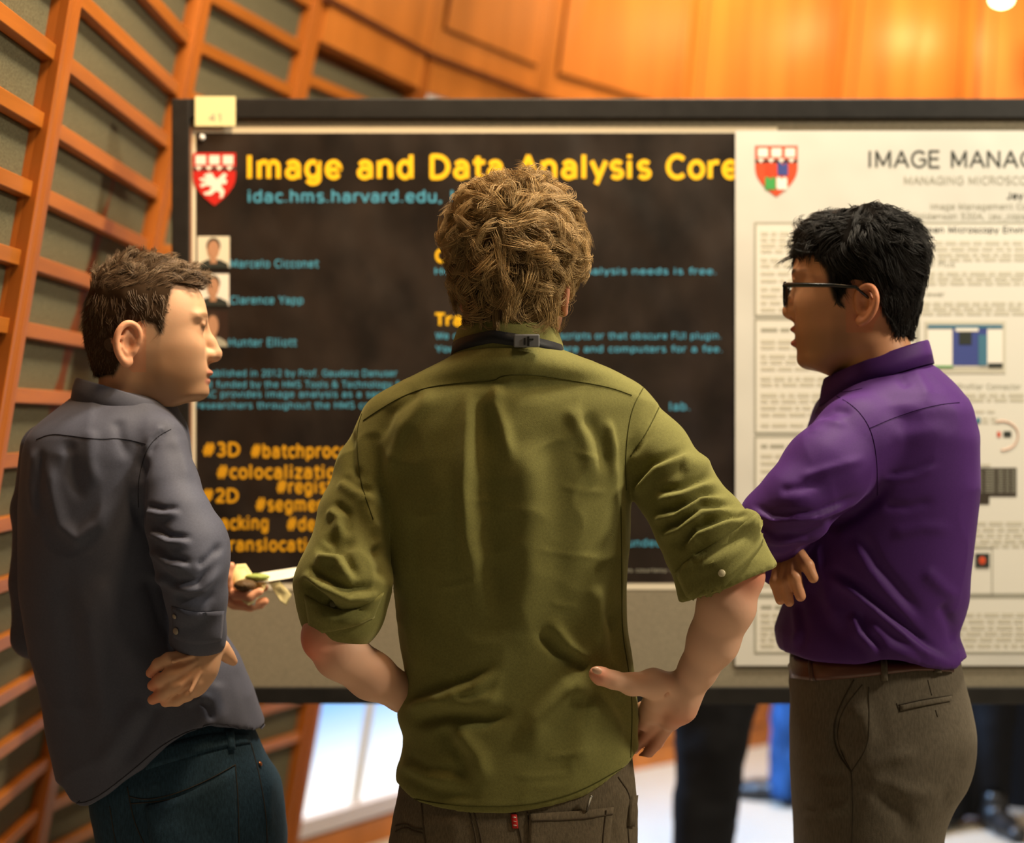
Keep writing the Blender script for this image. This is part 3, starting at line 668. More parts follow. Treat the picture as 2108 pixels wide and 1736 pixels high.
# ------------------------------------------------------------------ people: shared builders
def poly_sd(U, Wd, pts):
    d = np.full(np.broadcast(U, Wd).shape, 1e9); s = np.ones_like(d); n = len(pts)
    for i in range(n):
        a = np.array(pts[i]); b = np.array(pts[i-1]); e = b-a
        wx, wy = U-a[0], Wd-a[1]; t = np.clip((wx*e[0]+wy*e[1])/(e @ e), 0, 1)
        d = np.minimum(d, (wx-e[0]*t)**2+(wy-e[1]*t)**2)
        c1 = Wd >= a[1]; c2 = Wd < b[1]; c3 = e[0]*wy > e[1]*wx
        s = np.where((c1 & c2 & c3) | (~c1 & ~c2 & ~c3), -s, s)
    return s*np.sqrt(d)
HW = [(-.118, .018), (-.105, .034), (-.09, .045), (-.07, .053), (-.045, .060), (-.02, .065), (0, .069), (.03, .073), (.06, .0745), (.085, .071), (.105, .062), (.12, .048), (.132, .028), (.138, .01)]
class Head:
    def __init__(s, px, py, d, yaw, roll=0):
        """px,py: where the mid-point between the ears stands; yaw: facing direction in the ground plane"""
        s.c = Wn(px, py, d); s.px = px; s.py = py; s.d = d; s.k = d/F_PX
        s.f = np.array([math.cos(yaw), math.sin(yaw), 0]); s.l = np.array([-s.f[1], s.f[0], 0]); s.u = np.array([0, 0, 1.0])
        s.side = 1 if s.f[0] > 0 else -1; s.cy = abs(s.f[0])
    def loc(s, x, y):     # a point of the traced profile -> (forward, up)
        return ((x-s.px)*s.k/s.cy*s.side, (s.py-y)*s.k)
    def world(s, P):
        P = np.asarray(P, float); return s.c+P[..., 0:1]*s.f+P[..., 1:2]*s.l+P[..., 2:3]*s.u
    def rows(s, front, back, hw, add=0):
        """front/back: lists of (forward, up)"""
        f = np.array(sorted((b, a) for a, b in front)); r = np.array(sorted((b, a) for a, b in back)); h = np.array(hw)
        z0, z1 = max(f[0, 0], r[0, 0]), min(f[-1, 0], r[-1, 0]); zs = np.linspace(z0, z1, 60)
        return [(z, np.interp(z, r[:, 0], r[:, 1]), np.interp(z, f[:, 0], f[:, 1]), 0, np.interp(z, h[:, 0], h[:, 1])+add) for z in zs]

def ear(F, v0, sg, sc=1.0, tilt=0.0, c=(0, 0)):
    def P(u, w, o):
        uu = (u*math.cos(tilt)-w*math.sin(tilt))*sc+c[0]; ww = (u*math.sin(tilt)+w*math.cos(tilt))*sc+c[1]
        return np.array([uu, sg*(v0+o), ww])
    F.ell(P(-.003, .002, .004), (.015*sc, .006, .024*sc), .006)
    hl = [(.011, .004, .004), (.012, .016, .007), (.006, .026, .009), (-.004, .030, .012), (-.013, .026, .015), (-.0185, .014, .017), (-.0185, .001, .016), (-.0145, -.011, .013), (-.007, -.021, .009), (.002, -.027, .006)]
    hl = smooth2(hl); nh = len(hl)
    F.chain([(P(*p), .0040+.0014*(i/nh)**3) for i, p in enumerate(hl)], .003)
    F.ell(P(.004, -.023, .006), (.0075, .0045, .008), .004)
    F.chain([(P(-.006, .018, .009), .003), (P(-.0105, .008, .011), .0032), (P(-.0085, -.006, .010), .0032), (P(-.001, -.014, .008), .003)], .003)
    F.ell(P(.000, .001, .012), (.0078, .0075, .011), .003, 's'); F.ell(P(-.002, .018, .0145), (.006, .005, .007), .003, 's')
    F.rc(P(.0105, -.002, .004), P(.0095, -.008, .005), .0042, .0036, .003)

def build_head(H, front, back, nose, mouth, chin, eye_w, hw=HW, neck=((-.03, -.05), (-.05, -.22)), neck_r=(.056, .062), ear_tilt=0, ear_c=(0, 0), ear_sc=1.0, h=.0022, jaw=None, wide=1.0):
    F = Field((-.14, -.105, -.24), (.19, .105, .17), h)
    hw = [(a, b*wide) for a, b in hw]
    F.loft(H.rows(front, back, hw), n=2.25, k=.004)
    F.chain([((neck[0][0], 0, neck[0][1]), neck_r[0]), ((neck[1][0], 0, neck[1][1]), neck_r[1])], .02)
    br, tip, base = nose
    F.chain([((br[0]-.0085, 0, br[1]+.004), .0085), (((br[0]+tip[0])/2-.0095, 0, (br[1]+tip[1])/2), .0095), ((tip[0]-.0125, 0, tip[1]+.001), .0120)], .008)
    F.rc((tip[0]-.012, 0, tip[1]-.003), (base[0]-.014, 0, base[1]+.004), .0095, .011, .006)
    for sg in (-1, 1):
        F.ell((tip[0]-.023, sg*.0125, tip[1]-.003), (.011, .0075, .0085), .006)
        F.ell((tip[0]-.019, sg*.007, tip[1]-.0135), (.006, .0035, .004), .002, 's')
        uf = np.interp(eye_w, [p[1] for p in sorted(front, key=lambda q: q[1])], [p[0] for p in sorted(front, key=lambda q: q[1])])
        F.ell((uf-.001, sg*.031, eye_w), (.009, .018, .009), .010, 's')
        F.ell((uf-.0185, sg*.031, eye_w), (.0135, .0145, .0125), .004)
        F.ell((uf-.0075, sg*.031, eye_w+.007), (.004, .014, .0035), .006)
        F.ell((uf-.018, sg*.030, eye_w+.020), (.014, .024, .008), .010)      # brow
        F.ell((uf-.037, sg*.040, eye_w-.030), (.026, .016, .022), .022); F.ell((uf-.050, sg*.034, eye_w-.062), (.030, .016, .026), .022)      # cheek bone
        ear(F, np.interp(0, [a for a, b in hw], [b for a, b in hw])-.002, sg, ear_sc, ear_tilt, ear_c)
    up, mid, low = mouth
    F.ell((up[0]-.013, 0, up[1]), (.013, .022, .0062), .004); F.ell((low[0]-.013, 0, low[1]), (.0125, .019, .0068), .004)
    F.rc((mid[0]+.002, -.020, mid[1]), (mid[0]+.002, .020, mid[1]), .0016, .0016, .002, 's')
    F.ell((chin[0]-.018, 0, chin[1]), (.018, .019, .014), .012)
    V, Q = F.mesh(); V = relax(V, Q, 1, .4)
    return V, Q, uf

def tubes_np(Pt, rad, cols, ref):
    """Pt (n, m, 3) strands -> three-sided tapered tubes"""
    n, m, _ = Pt.shape; T = np.gradient(Pt, axis=1); T /= np.maximum(np.linalg.norm(T, axis=2, keepdims=True), 1e-9)
    A = np.cross(T, ref); A /= np.maximum(np.linalg.norm(A, axis=2, keepdims=True), 1e-9); B = np.cross(T, A)
    t = np.linspace(0, 1, m); w = (np.minimum(1, .6+t*2)*(1-t**2.2*.88))[None, :, None]*rad[:, None, None]
    V = np.stack([Pt+w*(A*math.cos(a)+B*math.sin(a)) for a in (0, 2.094, 4.189)], 2).reshape(-1, 3)
    i = np.arange(n)[:, None, None]*m*3; j = np.arange(m-1)[None, :, None]*3; k = np.arange(3)[None, None, :]; k2 = (k+1) % 3
    Q = np.stack([i+j+k, i+j+k2, i+j+3+k2, i+j+3+k], 3).reshape(-1, 4)
    return V, Q, np.repeat(cols, m*3, axis=0)

def strands(V, N, n, guides, seg, length, dirfn, curl, freq, rad, col, seed, clump=.7, depth=.003, keep=None, gravity=0.0, lift=.25, straight=.0, bendk=.12, env=(.001, .008)):
    kd = KDTree(len(V))
    for i, v in enumerate(V.tolist()): kd.insert(v, i)
    kd.balance()
    rs = np.random.RandomState(seed)
    ok = np.arange(len(V)) if keep is None else np.nonzero(keep(V))[0]
    gi = rs.choice(ok, guides); ci = rs.choice(ok, n)
    G0, GN = V[gi], N[gi]; D = dirfn(G0, GN); D = D-GN*np.sum(D*GN, 1, keepdims=True)*(1-0); D /= np.maximum(np.linalg.norm(D, axis=1, keepdims=True), 1e-6)
    D = D+GN*lift; L = length(G0)*rs.uniform(.7, 1.15, guides); P = G0-GN*depth; path = [P.copy()]
    ph = rs.uniform(0, 60, (guides, 1))*straight
    for s_ in range(seg):
        D = D+curl*vn3(P*freq+ph+s_*.0, seed+3)+np.array([0, 0, -gravity])*(s_/seg)
        bend = -GN*bendk*(s_/seg); D = D+bend
        D /= np.maximum(np.linalg.norm(D, axis=1, keepdims=True), 1e-6); P = P+D*(L/seg)[:, None]
        ni = np.array([kd.find(p)[1] for p in P.tolist()]); nn = N[ni]; hh = np.sum((P-V[ni])*nn, 1); rise = min(1, (s_+1)/3)
        tgt = np.clip(hh, env[0]*rise-depth*(1-rise), env[1]); P = P+nn*((tgt-hh)*.85)[:, None]; path.append(P.copy())
    path = np.stack(path, 1)
    R0 = V[ci]; near = np.empty(n, int)
    for a in range(0, n, 2000):
        dd = ((R0[a:a+2000, None, :]-G0[None])**2).sum(2); near[a:a+2000] = dd.argmin(1)
    off = (R0-N[ci]*depth)-path[near, 0]; t = np.linspace(0, 1, seg+1)[None, :, None]
    fuzz = rs.normal(0, 1, (n, 1, 3))*.0016*t
    Pt = path[near]+off[:, None, :]*(1-clump*t**.8)+fuzz
    sc = rs.uniform(.75, 1.1, n)[:, None, None]; Pt = Pt[:, :1]+(Pt-Pt[:, :1])*sc
    cv = np.array(col)[None]*(.62+.75*rs.rand(n, 1)*.6+.30*rs.rand(guides, 1)[near])
    return tubes_np(Pt, rad*rs.uniform(.6, 1.25, n), cv, np.array([.3, .9, .25]))

def hair_mat(name, rough=.42, spec=.35):
    return mat(name, (.1, .06, .03), rough, spec, vcol=True)
M['hair_under'] = mat('hair_under', (.1, .06, .03), .95, .03, vcol=True)
def fabric(name, col, rough=.85, scale=900, strg=.25, var=.88, sheen=.3, fine=(340, 340, 340)):
    return mat(name, col, rough, .18, sheen=sheen, noise=(fine, 3, var, 2-var), bump=(scale, strg, .0008, 2))

def cloth(F, folds, wr=.0016, fr=14, seed=1, rel=2, aniso=(1, 1, 1)):
    V, Q = F.mesh(); V = relax(V, Q, rel, .5); N = normals(V, Q)
    P = V*fr*np.array(aniso)+vn3(V*fr*.5, seed)*.5
    r = 1-np.abs(vnoise(P, seed+2)); D = wr*(r**3)*2+wr*.6*vnoise(V*fr*.55, seed+4)
    V = V+N*D[:, None]; N = normals(V, Q)
    V = fold_disp(V, N, folds); V = relax(V, Q, 1, .35)
    return V, Q

def finger(F, pts, k=.003):
    F.chain([(Wn(x, y, d), r) for x, y, d, r in pts], k)

def collar(name, c, fwd, af, al, slope, h0, flare, mat_, parent, t=.0022, open_=0.55, drop=.0, n=64, stand=.012):
    """shirt collar: a stand round the neck with a leaf folded over it; open_: half gap at the throat (radians)"""
    c = np.array(c, float); f = np.array(fwd, float); f /= np.linalg.norm(f); l = np.array([-f[1], f[0], 0])
    prof = [(0, -stand), (.001, h0*.6), (.0035, h0), (.0055, h0+.0015), (.0075, h0-.001), (.0085+flare*.5, h0*.4), (.0095+flare, -stand*.9), (.0095+flare-t, -stand*.9), (.006+flare*.5, h0*.4), (.0045, h0-.004), (.003, h0*.5), (t, -stand)]
    V = []; Fq = []; m = len(prof)
    for i in range(n+1):
        a = open_+(2*math.pi-2*open_)*i/n
        fr = math.cos(a)      # 1 at the throat
        for r, z in prof:
            ex = max(0, fr-.2)*drop if r > .008 and z < 0 else 0
            p = c+f*(af+r)*math.cos(a)+l*(al+r)*math.sin(a); p[2] += z-ex-slope*af*math.cos(a)
            V.append(p)
    for i in range(n):
        for j in range(m):
            Fq.append((i*m+j, i*m+(j+1) % m, (i+1)*m+(j+1) % m, (i+1)*m+j))
    return mesh_np(name, np.array(V), np.array(Fq), mat_, parent, True)
def shoe(name, c, ang, mat_, parent):
    R = Matrix.Rotation(ang, 3, 'Z'); c = Vector(c)
    F = Field((-.07, -.10, -.01), (.07, .22, .13), .006)
    F.chain([((0, -.04, .045), .042), ((0, .06, .035), .040), ((0, .155, .028), .034)], .02); F.rc((0, -.03, .05), (0, -.02, .11), .04, .038, .02)
    F.comb((slice(None),)*3, np.broadcast_to(.0-F.ax[2][None, None, :], F.n), 0, 'i')
    V, Q = F.mesh(); V = relax(V, Q, 1)
    V = np.array([tuple(c+R @ Vector(v)) for v in V]); V[:, 2] = np.maximum(V[:, 2], .001)
    return mesh_np(name, V, Q, mat_, parent, True)
def legs(F, hips, knees, ankles, r, k=.03):
    for a, b, c in zip(hips, knees, ankles): F.chain([(a, r[0]), (b, r[1]), (c, r[2])], k)
def px_rows(rows, d):
    return [(Wn(0, y, d)[2], Wn(xl, y, d)[0], Wn(xr, y, d)[0], yc, yh) for y, xl, xr, yc, yh in rows]
def cut_hem(F, pts, d):
    P = np.array([(Wn(x, y, d)[0], Wn(x, y, d)[2]) for x, y in pts]); X = F.ax[0]
    hz = np.interp(X, P[:, 0], P[:, 1])
    F.comb((slice(None),)*3, np.broadcast_to(hz[:, None, None]-F.ax[2][None, None, :], F.n)+np.zeros(F.n), 0, 'i')
def underbody(top, hip, r, off):
    """plain trunk and legs inside the clothes, to the ankles: top and hip centre, trunk radius, half offset between the legs"""
    top, hip, off = np.array(top, float), np.array(hip, float), np.array([off[0], off[1], 0.0])
    F = Field(np.minimum(top, hip)-np.array([.25, .25, 0])-np.array([0, 0, hip[2]-.04]), np.maximum(top, hip)+np.array([.25, .25, .1]), .014)
    F.rc(top, hip, r, r, .02)
    for s in (-1, 1):
        a = hip+off*s-np.array([0, 0, .08]); F.rc(hip, a, .05, .045, .02); F.chain([(a, .045), (np.array([a[0], a[1], .5]), .04), (np.array([a[0], a[1], .09]), .03)], .02)
    return F.mesh()
# ------------------------------------------------------------------ the man in the green shirt (seen from behind, hands on hips)
GD = 2.60
g = empty('person', (.01, GD, 0), label='person with curly light brown hair and olive green shirt, back turned, hands on hips', cat='person')
M['olive'] = fabric('olive_linen', (.160, .150, .042), .85, 700, .30, .88, .6)
M['olive_seam'] = mat('olive_seam', (.06, .057, .014), .9, .1)
SKIN = (.78, .46, .31)
M['skin'] = mat('skin', SKIN, .52, .35, sss=.12, vcol=True, bump=(260, .12, .0006, 3))
# --- shirt
F = Field((-.345, 2.36, .775), (.41, 2.76, 1.535), .004)
F.loft(px_rows([(694, 992, 1108, 2.59, .070), (712, 962, 1132, 2.59, .082), (733, 932, 1180, 2.59, .095), (762, 872, 1262, 2.595, .103), (793, 815, 1318, 2.605, .103), (830, 778, 1326, 2.60, .112), (880, 765, 1318, 2.60, .12),
        (950, 768, 1304, 2.60, .127), (1050, 786, 1296, 2.60, .127), (1145, 803, 1292, 2.60, .122), (1210, 814, 1289, 2.60, .117), (1280, 820, 1291, 2.60, .112), (1350, 829, 1298, 2.60, .112), (1400, 838, 1306, 2.60, .113),
        (1440, 826, 1312, 2.60, .115), (1475, 820, 1312, 2.60, .118), (1520, 835, 1312, 2.60, .12), (1560, 826, 1314, 2.60, .122), (1600, 815, 1316, 2.60, .123), (1640, 816, 1316, 2.60, .123), (1690, 822, 1316, 2.60, .122)], GD), n=2.35)
cut_hem(F, [(780, 1625), (822, 1640), (845, 1652), (870, 1660), (930, 1667), (980, 1671), (1040, 1671), (1100, 1664), (1150, 1655), (1200, 1640), (1250, 1612), (1290, 1588), (1316, 1568), (1340, 1560)], 2.49)
k_ = GD/F_PX
c = lambda x, y, d, r: (Wn(x, y, d), r*k_)
F.chain([c(800, 872, 2.60, 58), c(757, 965, 2.59, 58), c(727, 1060, 2.56, 62), c(712, 1150, 2.535, 72), c(706, 1205, 2.52, 88), c(708, 1262, 2.52, 76)], .022)
F.chain([c(706, 1200, 2.52, 88), c(700, 1255, 2.52, 80), c(697, 1293, 2.52, 62)], .01, flatend=True)
F.chain([c(1295, 868, 2.60, 62), c(1345, 930, 2.585, 68), c(1395, 1010, 2.555, 74), c(1440, 1085, 2.53, 82), c(1467, 1128, 2.52, 88)], .022)
F.chain([c(1450, 1090, 2.525, 84), c(1472, 1135, 2.515, 93), c(1499, 1203, 2.51, 104)], .008, flatend=True)
F.chain([c(1395, 1150, 2.53, 20), c(1540, 1075, 2.48, 24)], .012)      # rolled-up cuff ridge
gf = [([(966, 790), (962, 880), (955, 1000), (962, 1100), (985, 1230)], 15, .0075, 0), ([(1028, 785), (1018, 830), (1035, 880), (1052, 960)], 13, .0055, 0), ([(992, 800), (995, 900), (1005, 1050), (1030, 1250), (1040, 1330)], 26, -.0085, 0),
      ([(1078, 900), (1090, 1050), (1085, 1200), (1050, 1350)], 32, .005, 0), ([(1130, 850), (1150, 1000), (1150, 1200), (1130, 1300)], 30, -.003, 0),
      ([(900, 800), (830, 880), (790, 1000)], 14, .004, 0), ([(870, 800), (805, 850), (775, 920)], 12, -.004, 0), ([(770, 1000), (800, 1100), (830, 1250)], 18, .004, 0),
      ([(850, 1050), (860, 1200), (875, 1330)], 26, -.004, 0), ([(905, 950), (915, 1150), (925, 1300)], 26, .003, 0),
      ([(828, 1452), (900, 1428), (970, 1405), (1030, 1370)], 15, .009, 1), ([(840, 1490), (920, 1475), (1000, 1482), (1065, 1465)], 13, -.009, 0), ([(880, 1450), (960, 1448), (1040, 1430)], 14, .006, 0),
      ([(900, 1492), (950, 1560), (955, 1625)], 16, -.006, 0), ([(935, 1500), (985, 1560), (1000, 1620)], 18, .005, 0), ([(825, 1560), (880, 1590), (960, 1600)], 14, .004, 1), ([(820, 1590), (900, 1630), (1000, 1640)], 12, -.003, 0),
      ([(1215, 1384), (1190, 1362), (1150, 1342), (1100, 1290)], 12, -.008, 0), ([(1212, 1366), (1170, 1330), (1130, 1270)], 13, .005, 0), ([(1225, 1405), (1170, 1420), (1110, 1480), (1080, 1560)], 24, .0075, 0), ([(1240, 1430), (1200, 1500), (1190, 1600)], 26, .004, 0),
      ([(1270, 1430), (1295, 1500), (1295, 1570)], 16, -.004, 0), ([(1260, 1250), (1268, 1330), (1262, 1375)], 14, -.005, 0), ([(1225, 1200), (1235, 1300), (1230, 1370)], 14, .004, 0),
      ([(1200, 850), (1235, 910), (1255, 980)], 16, -.005, 0), ([(1165, 830), (1205, 900), (1225, 1000)], 16, .004, 0), ([(1250, 860), (1262, 920), (1262, 1000)], 8, .004, 0),
      ([(1295, 944), (1329, 894), (1364, 823)], 10, -.006, 0), ([(1298, 1015), (1345, 962), (1432, 926)], 13, .008, 1), ([(1345, 1022), (1404, 1012), (1486, 982)], 12, .007, 1),
      ([(1338, 1062), (1390, 1056), (1443, 1025), (1507, 1020)], 12, .009, 1), ([(1352, 1098), (1398, 1084), (1445, 1050), (1525, 1046)], 12, .010, 1), ([(1405, 1132), (1434, 1096), (1490, 1074), (1552, 1062)], 11, .009, 1),
      ([(1421, 1148), (1475, 1127), (1543, 1098)], 11, -.008, 0), ([(1400, 1180), (1470, 1160), (1550, 1110)], 9, .005, 0), ([(1400, 960), (1440, 955), (1470, 962)], 18, .005, 0),
      ([(719, 880), (723, 960), (745, 1005)], 11, -.006, 0), ([(700, 985), (735, 1010), (775, 1025)], 12, .006, 1), ([(680, 1040), (708, 1062), (708, 1110)], 13, .007, 1), ([(668, 1100), (690, 1120), (740, 1120)], 14, -.007, 0),
      ([(645, 1140), (700, 1142), (735, 1205)], 14, .010, 1), ([(625, 1172), (665, 1198), (719, 1222), (790, 1215)], 12, .011, 1), ([(622, 1190), (655, 1225), (690, 1262), (700, 1290)], 11, -.009, 0), ([(650, 1250), (700, 1268), (770, 1262)], 11, .007, 1),
      ([(770, 1120), (790, 1160), (785, 1200)], 14, -.006, 0), ([(740, 1020), (765, 1080), (775, 1110)], 12, .005, 0)]
gf += [([(x0, y0), ((x0+x1)/2, (y0+y1)/2+4), (x1, y1)], 5, .0012, 0) for x0, y0, x1, y1 in ((850, 1065, 930, 1045), (1150, 1000, 1260, 1015), (960, 1030, 1060, 1025), (1100, 1130, 1250, 1150), (900, 1210, 1000, 1190), (1180, 930, 1250, 945), (1120, 1560, 1230, 1540), (1060, 1600, 1180, 1590), (1130, 1240, 1200, 1250))]
gf = [(a, b, h*1.45, k) for a, b, h, k in gf]
SV, SQ = cloth(F, gf, .0013, 17, 3)
shirt = mesh_np('shirt', SV, SQ, M['olive'], g)
gs = Surf(SV, SQ)
for nm, p in (('yoke_seam', [(748, 866), (790, 838), (835, 813), (885, 796), (960, 787), (1018, 785), (1030, 775), (1065, 771), (1110, 773), (1160, 781), (1210, 789), (1260, 799), (1300, 814)]),
              ('armhole_seam', [(1325, 797), (1303, 835), (1292, 885), (1287, 950), (1289, 1010)]), ('armhole_seam', [(745, 852), (735, 885), (736, 935), (744, 1000), (768, 1070)]),
              ('side_seam', [(1278, 1040), (1280, 1200), (1280, 1300), (1294, 1380), (1302, 1450), (1298, 1560)]), ('hem_stitch', [(835, 1641), (900, 1655), (980, 1661), (1060, 1660), (1120, 1652), (1200, 1628), (1290, 1576)]),
              ('placket_seam', [(1364, 823), (1335, 885), (1298, 940)])):
    gs.seam(nm, p, M['olive_seam'], shirt, .0009)
gs.band('rolled_cuff', [(1566, 1052), (1500, 1100), (1418, 1150), (1392, 1180)], [(1568, 1118), (1548, 1150), (1500, 1200), (1432, 1266)], M['olive'], shirt, .0035, 20, 8)
gs.band('rolled_cuff', [(628, 1225), (690, 1262), (750, 1250), (788, 1220)], [(640, 1306), (680, 1300), (730, 1288), (768, 1272)], M['olive'], shirt, .0035, 20, 8)
for x, y in ((1486, 1181), (685, 1245)):
    p, n = gs.hit(x, y, .004); MB().ell(p, (.0055, .0055, .0018), n.to_track_quat('Z', 'Y').to_matrix()).build('button', mat('pearl_button', (.62, .55, .36), .3, .5) if x > 1000 else mat('dark_button', (.12, .11, .05), .4), shirt, True)
# --- jeans
M['grey_jeans'] = fabric('grey_brown_denim', (.115, .088, .055), .9, 600, .4, .75, .15, (500, 500, 120))
M['jeans_stitch'] = mat('jeans_stitch', (.055, .04, .026), .9, .1)
F = Field((-.24, 2.42, .0), (.25, 2.78, .93), .007)
F.loft(px_rows([(1500, 845, 1290, 2.60, .10), (1600, 826, 1306, 2.60, .112), (1640, 820, 1309, 2.60, .117), (1736, 804, 1308, 2.60, .13), (1850, 790, 1322, 2.60, .135), (1960, 785, 1325, 2.60, .125), (2010, 795, 1318, 2.60, .10)], GD), n=2.6)
legs(F, [(-.085, 2.6, .58), (.105, 2.6, .58)], [(-.10, 2.58, .45), (.12, 2.58, .45)], [(-.11, 2.62, .05), (.13, 2.62, .05)], (.095, .075, .068))
jf = [([(860, 1700), (900, 1690), (960, 1700)], 16, .003, 0), ([(1290, 1640), (1270, 1700), (1280, 1736)], 12, .004, 0), ([(1230, 1700), (1180, 1690), (1120, 1700)], 14, -.003, 0)]
JV, JQ = cloth(F, jf, .0015, 14, 8); jeans = mesh_np('jeans', JV, JQ, M['grey_jeans'], g); js = Surf(JV, JQ)
for p in ([(868, 1655), (872, 1700), (878, 1750)], [(963, 1665), (975, 1700), (985, 1760)], [(972, 1665), (985, 1700), (996, 1760)], [(1060, 1672), (1075, 1736), (1078, 1780)], [(1085, 1672), (1090, 1700), (1090, 1770)], [(1272, 1600), (1300, 1640), (1290, 1690), (1298, 1770)],
          [(815, 1700), (835, 1695), (852, 1705), (870, 1708)], [(815, 1712), (835, 1703), (852, 1712), (870, 1716)]):
    js.seam('stitching', p, M['jeans_stitch'], jeans, .0013)
pk = js.band('back_pocket', [(1090, 1676), (1150, 1672), (1210, 1668), (1262, 1662)], [(1084, 1800), (1150, 1810), (1210, 1805), (1246, 1795)], M['grey_jeans'], jeans, .004, 24, 10)
js.seam('stitching', [(1092, 1690), (1150, 1688), (1210, 1684), (1258, 1676)], M['jeans_stitch'], jeans, .0012, .0042)
js.seam('stitching', [(1245, 1668), (1238, 1720), (1236, 1790)], M['jeans_stitch'], jeans, .0012, .0042)
js.band('red_tab', [(1051, 1676), (1064, 1677)], [(1055, 1706), (1067, 1706)], mat('red_tab', (.42, .012, .010), .7), jeans, .0035, 4, 4)
for i, yy in enumerate((1682, 1690, 1698)):
    js.band('tab_lettering', [(1055+i*.8, yy), (1062+i*.8, yy)], [(1055.5+i*.8, yy+3), (1062.5+i*.8, yy+3)], mat('tab_white', (.6, .45, .4), .7), jeans, .0042, 3, 3)
js.band('belt_loop', [(1296, 1640), (1308, 1638)], [(1290, 1700), (1302, 1702)], M['grey_jeans'], jeans, .006, 8, 4)
p, n = js.hit(1207, 1668, .004); p2 = W(1216, 1642, p.y-.004)
MB().tube([p, p2, p2+(p2-p)*.15], [.0022, .0022, .003], 8).build('metal_key', M['steel'], jeans, True)
# --- body: head, neck, forearms and hands, trunk
H = Head(1062, 590, 2.605, math.radians(74))
fr = [(.02, -.118), (.075, -.112), (.095, -.10), (.10, -.085), (.095, -.06), (.10, -.03), (.10, 0), (.098, .02), (.105, .05), (.105, .08), (.09, .11), (.06, .13), (.02, .14)]
bk = [(.01, -.118), (.0, -.105), (-.02, -.09), (-.05, -.06), (-.075, -.03), (-.088, 0), (-.095, .04), (-.09, .08), (-.07, .11), (-.04, .13), (.0, .14)]
HV, HQ, _ = build_head(H, fr, bk, ((.10, .02), (.13, -.015), (.11, -.03)), ((.108, -.052), (.102, -.058), (.106, -.066)), (.10, -.10), .022, neck=((-.035, -.03), (-.045, -.2)), neck_r=(.056, .050), ear_c=(-.002, -.012), ear_sc=1.1, wide=1.04)
loc = HV.copy(); HV = H.world(HV)
col = np.tile(np.array(SKIN), (len(HV), 1))
beard = sstep(.005, .03, loc[:, 0])*sstep(-.02, -.05, loc[:, 2])
col = col*(1-beard[:, None])+np.array([.30, .10, .035])*beard[:, None]
earm = sstep(.066, .076, np.abs(loc[:, 1]))*(np.abs(loc[:, 2]+.01) < .05); col = col*(1-earm[:, None]*.55)+np.array([.62, .17, .09])*earm[:, None]*.55
scalp = sstep(.02, .0, loc[:, 0])*sstep(-.075, -.06, loc[:, 2])*(1-earm); col = col*(1-scalp[:, None])+np.array([.10, .06, .03])*scalp[:, None]
F = Field((.04, 2.40, .88), (.42, 2.86, 1.24), .0025)
F.chain([c(1508, 1190, 2.49, 48), c(1496, 1245, 2.49, 56), c(1468, 1320, 2.51, 50), c(1436, 1380, 2.53, 37), c(1412, 1422, 2.545, 33)], .012, flat=((.3, 1, 0), 1.15))
F.ell(Wn(1543, 1184, 2.48), (.023, .024, .030), .016)
F.chain([c(1412, 1420, 2.545, 33), c(1400, 1455, 2.555, 33), c(1380, 1480, 2.575, 25)], .012)      # heel of the hand
F.chain([c(1405, 1432, 2.548, 32), c(1355, 1432, 2.548, 27), c(1345, 1460, 2.575, 25), c(1325, 1490, 2.60, 15)], .012)
F.chain([c(1395, 1415, 2.545, 28), c(1345, 1408, 2.525, 29), c(1300, 1409, 2.505, 21), c(1262, 1400, 2.492, 16.5), c(1236, 1392, 2.486, 16.5), c(1226, 1387, 2.484, 13)], .009)     # thumb
for pts in ([(1375, 1490, 2.585, 17), (1352, 1530, 2.615, 12.5), (1325, 1562, 2.64, 11), (1300, 1590, 2.66, 9)], [(1352, 1485, 2.59, 18), (1325, 1520, 2.63, 13), (1300, 1546, 2.66, 12), (1275, 1566, 2.68, 10)],
            [(1335, 1475, 2.60, 18), (1305, 1500, 2.64, 13), (1280, 1520, 2.68, 12), (1250, 1535, 2.70, 10)], [(1325, 1460, 2.60, 17), (1295, 1472, 2.65, 13), (1265, 1480, 2.69, 12), (1240, 1488, 2.71, 10)]):
    F.chain([c(*p) for p in pts], .005)
F.chain([c(1368, 1400, 2.52, 3), c(1372, 1430, 2.517, 3.5), c(1390, 1462, 2.525, 3)], .004, 's')
AV, AQ = F.mesh(); AV = relax(AV, AQ, 1)
F = Field((-.34, 2.38, .88), (.0, 2.86, 1.16), .003)
F.chain([c(672, 1300, 2.50, 46), c(700, 1345, 2.51, 51), c(765, 1392, 2.54, 47), c(830, 1428, 2.59, 37), c(885, 1465, 2.67, 29)], .014, flat=((.2, 1, .2), 1.1))
F.ell(Wn(652, 1318, 2.49), (.022, .026, .027), .014)
F.chain([c(885, 1465, 2.67, 29), c(930, 1490, 2.72, 30), c(960, 1500, 2.74, 28)], .01, flat=((0, 1, 0), 1.5))
for dy, dl in ((-22, 0), (-7, 8), (8, 5), (22, -10)): F.chain([c(960, 1500+dy, 2.735, 12), c(1010+dl, 1512+dy, 2.735, 11), c(1050+dl, 1525+dy, 2.73, 9)], .004)
BV, BQ = F.mesh(); BV = relax(BV, BQ, 1)
UV, UQ = underbody((.0, 2.6, 1.34), (.01, 2.6, .9), .085, (.10, 0))
V, Q = join_np([(HV, HQ), (AV, AQ), (BV, BQ), (UV, UQ)])
def blot(V, base, spots):
    cc = np.tile(np.array(base, float), (len(V), 1))
    for (x, y, d), r, cl, st in spots:
        w = np.exp(-(np.linalg.norm(V-Wn(x, y, d), axis=1)/r)**2)*st; cc = cc*(1-w[:, None])+np.array(cl)*w[:, None]
    return cc
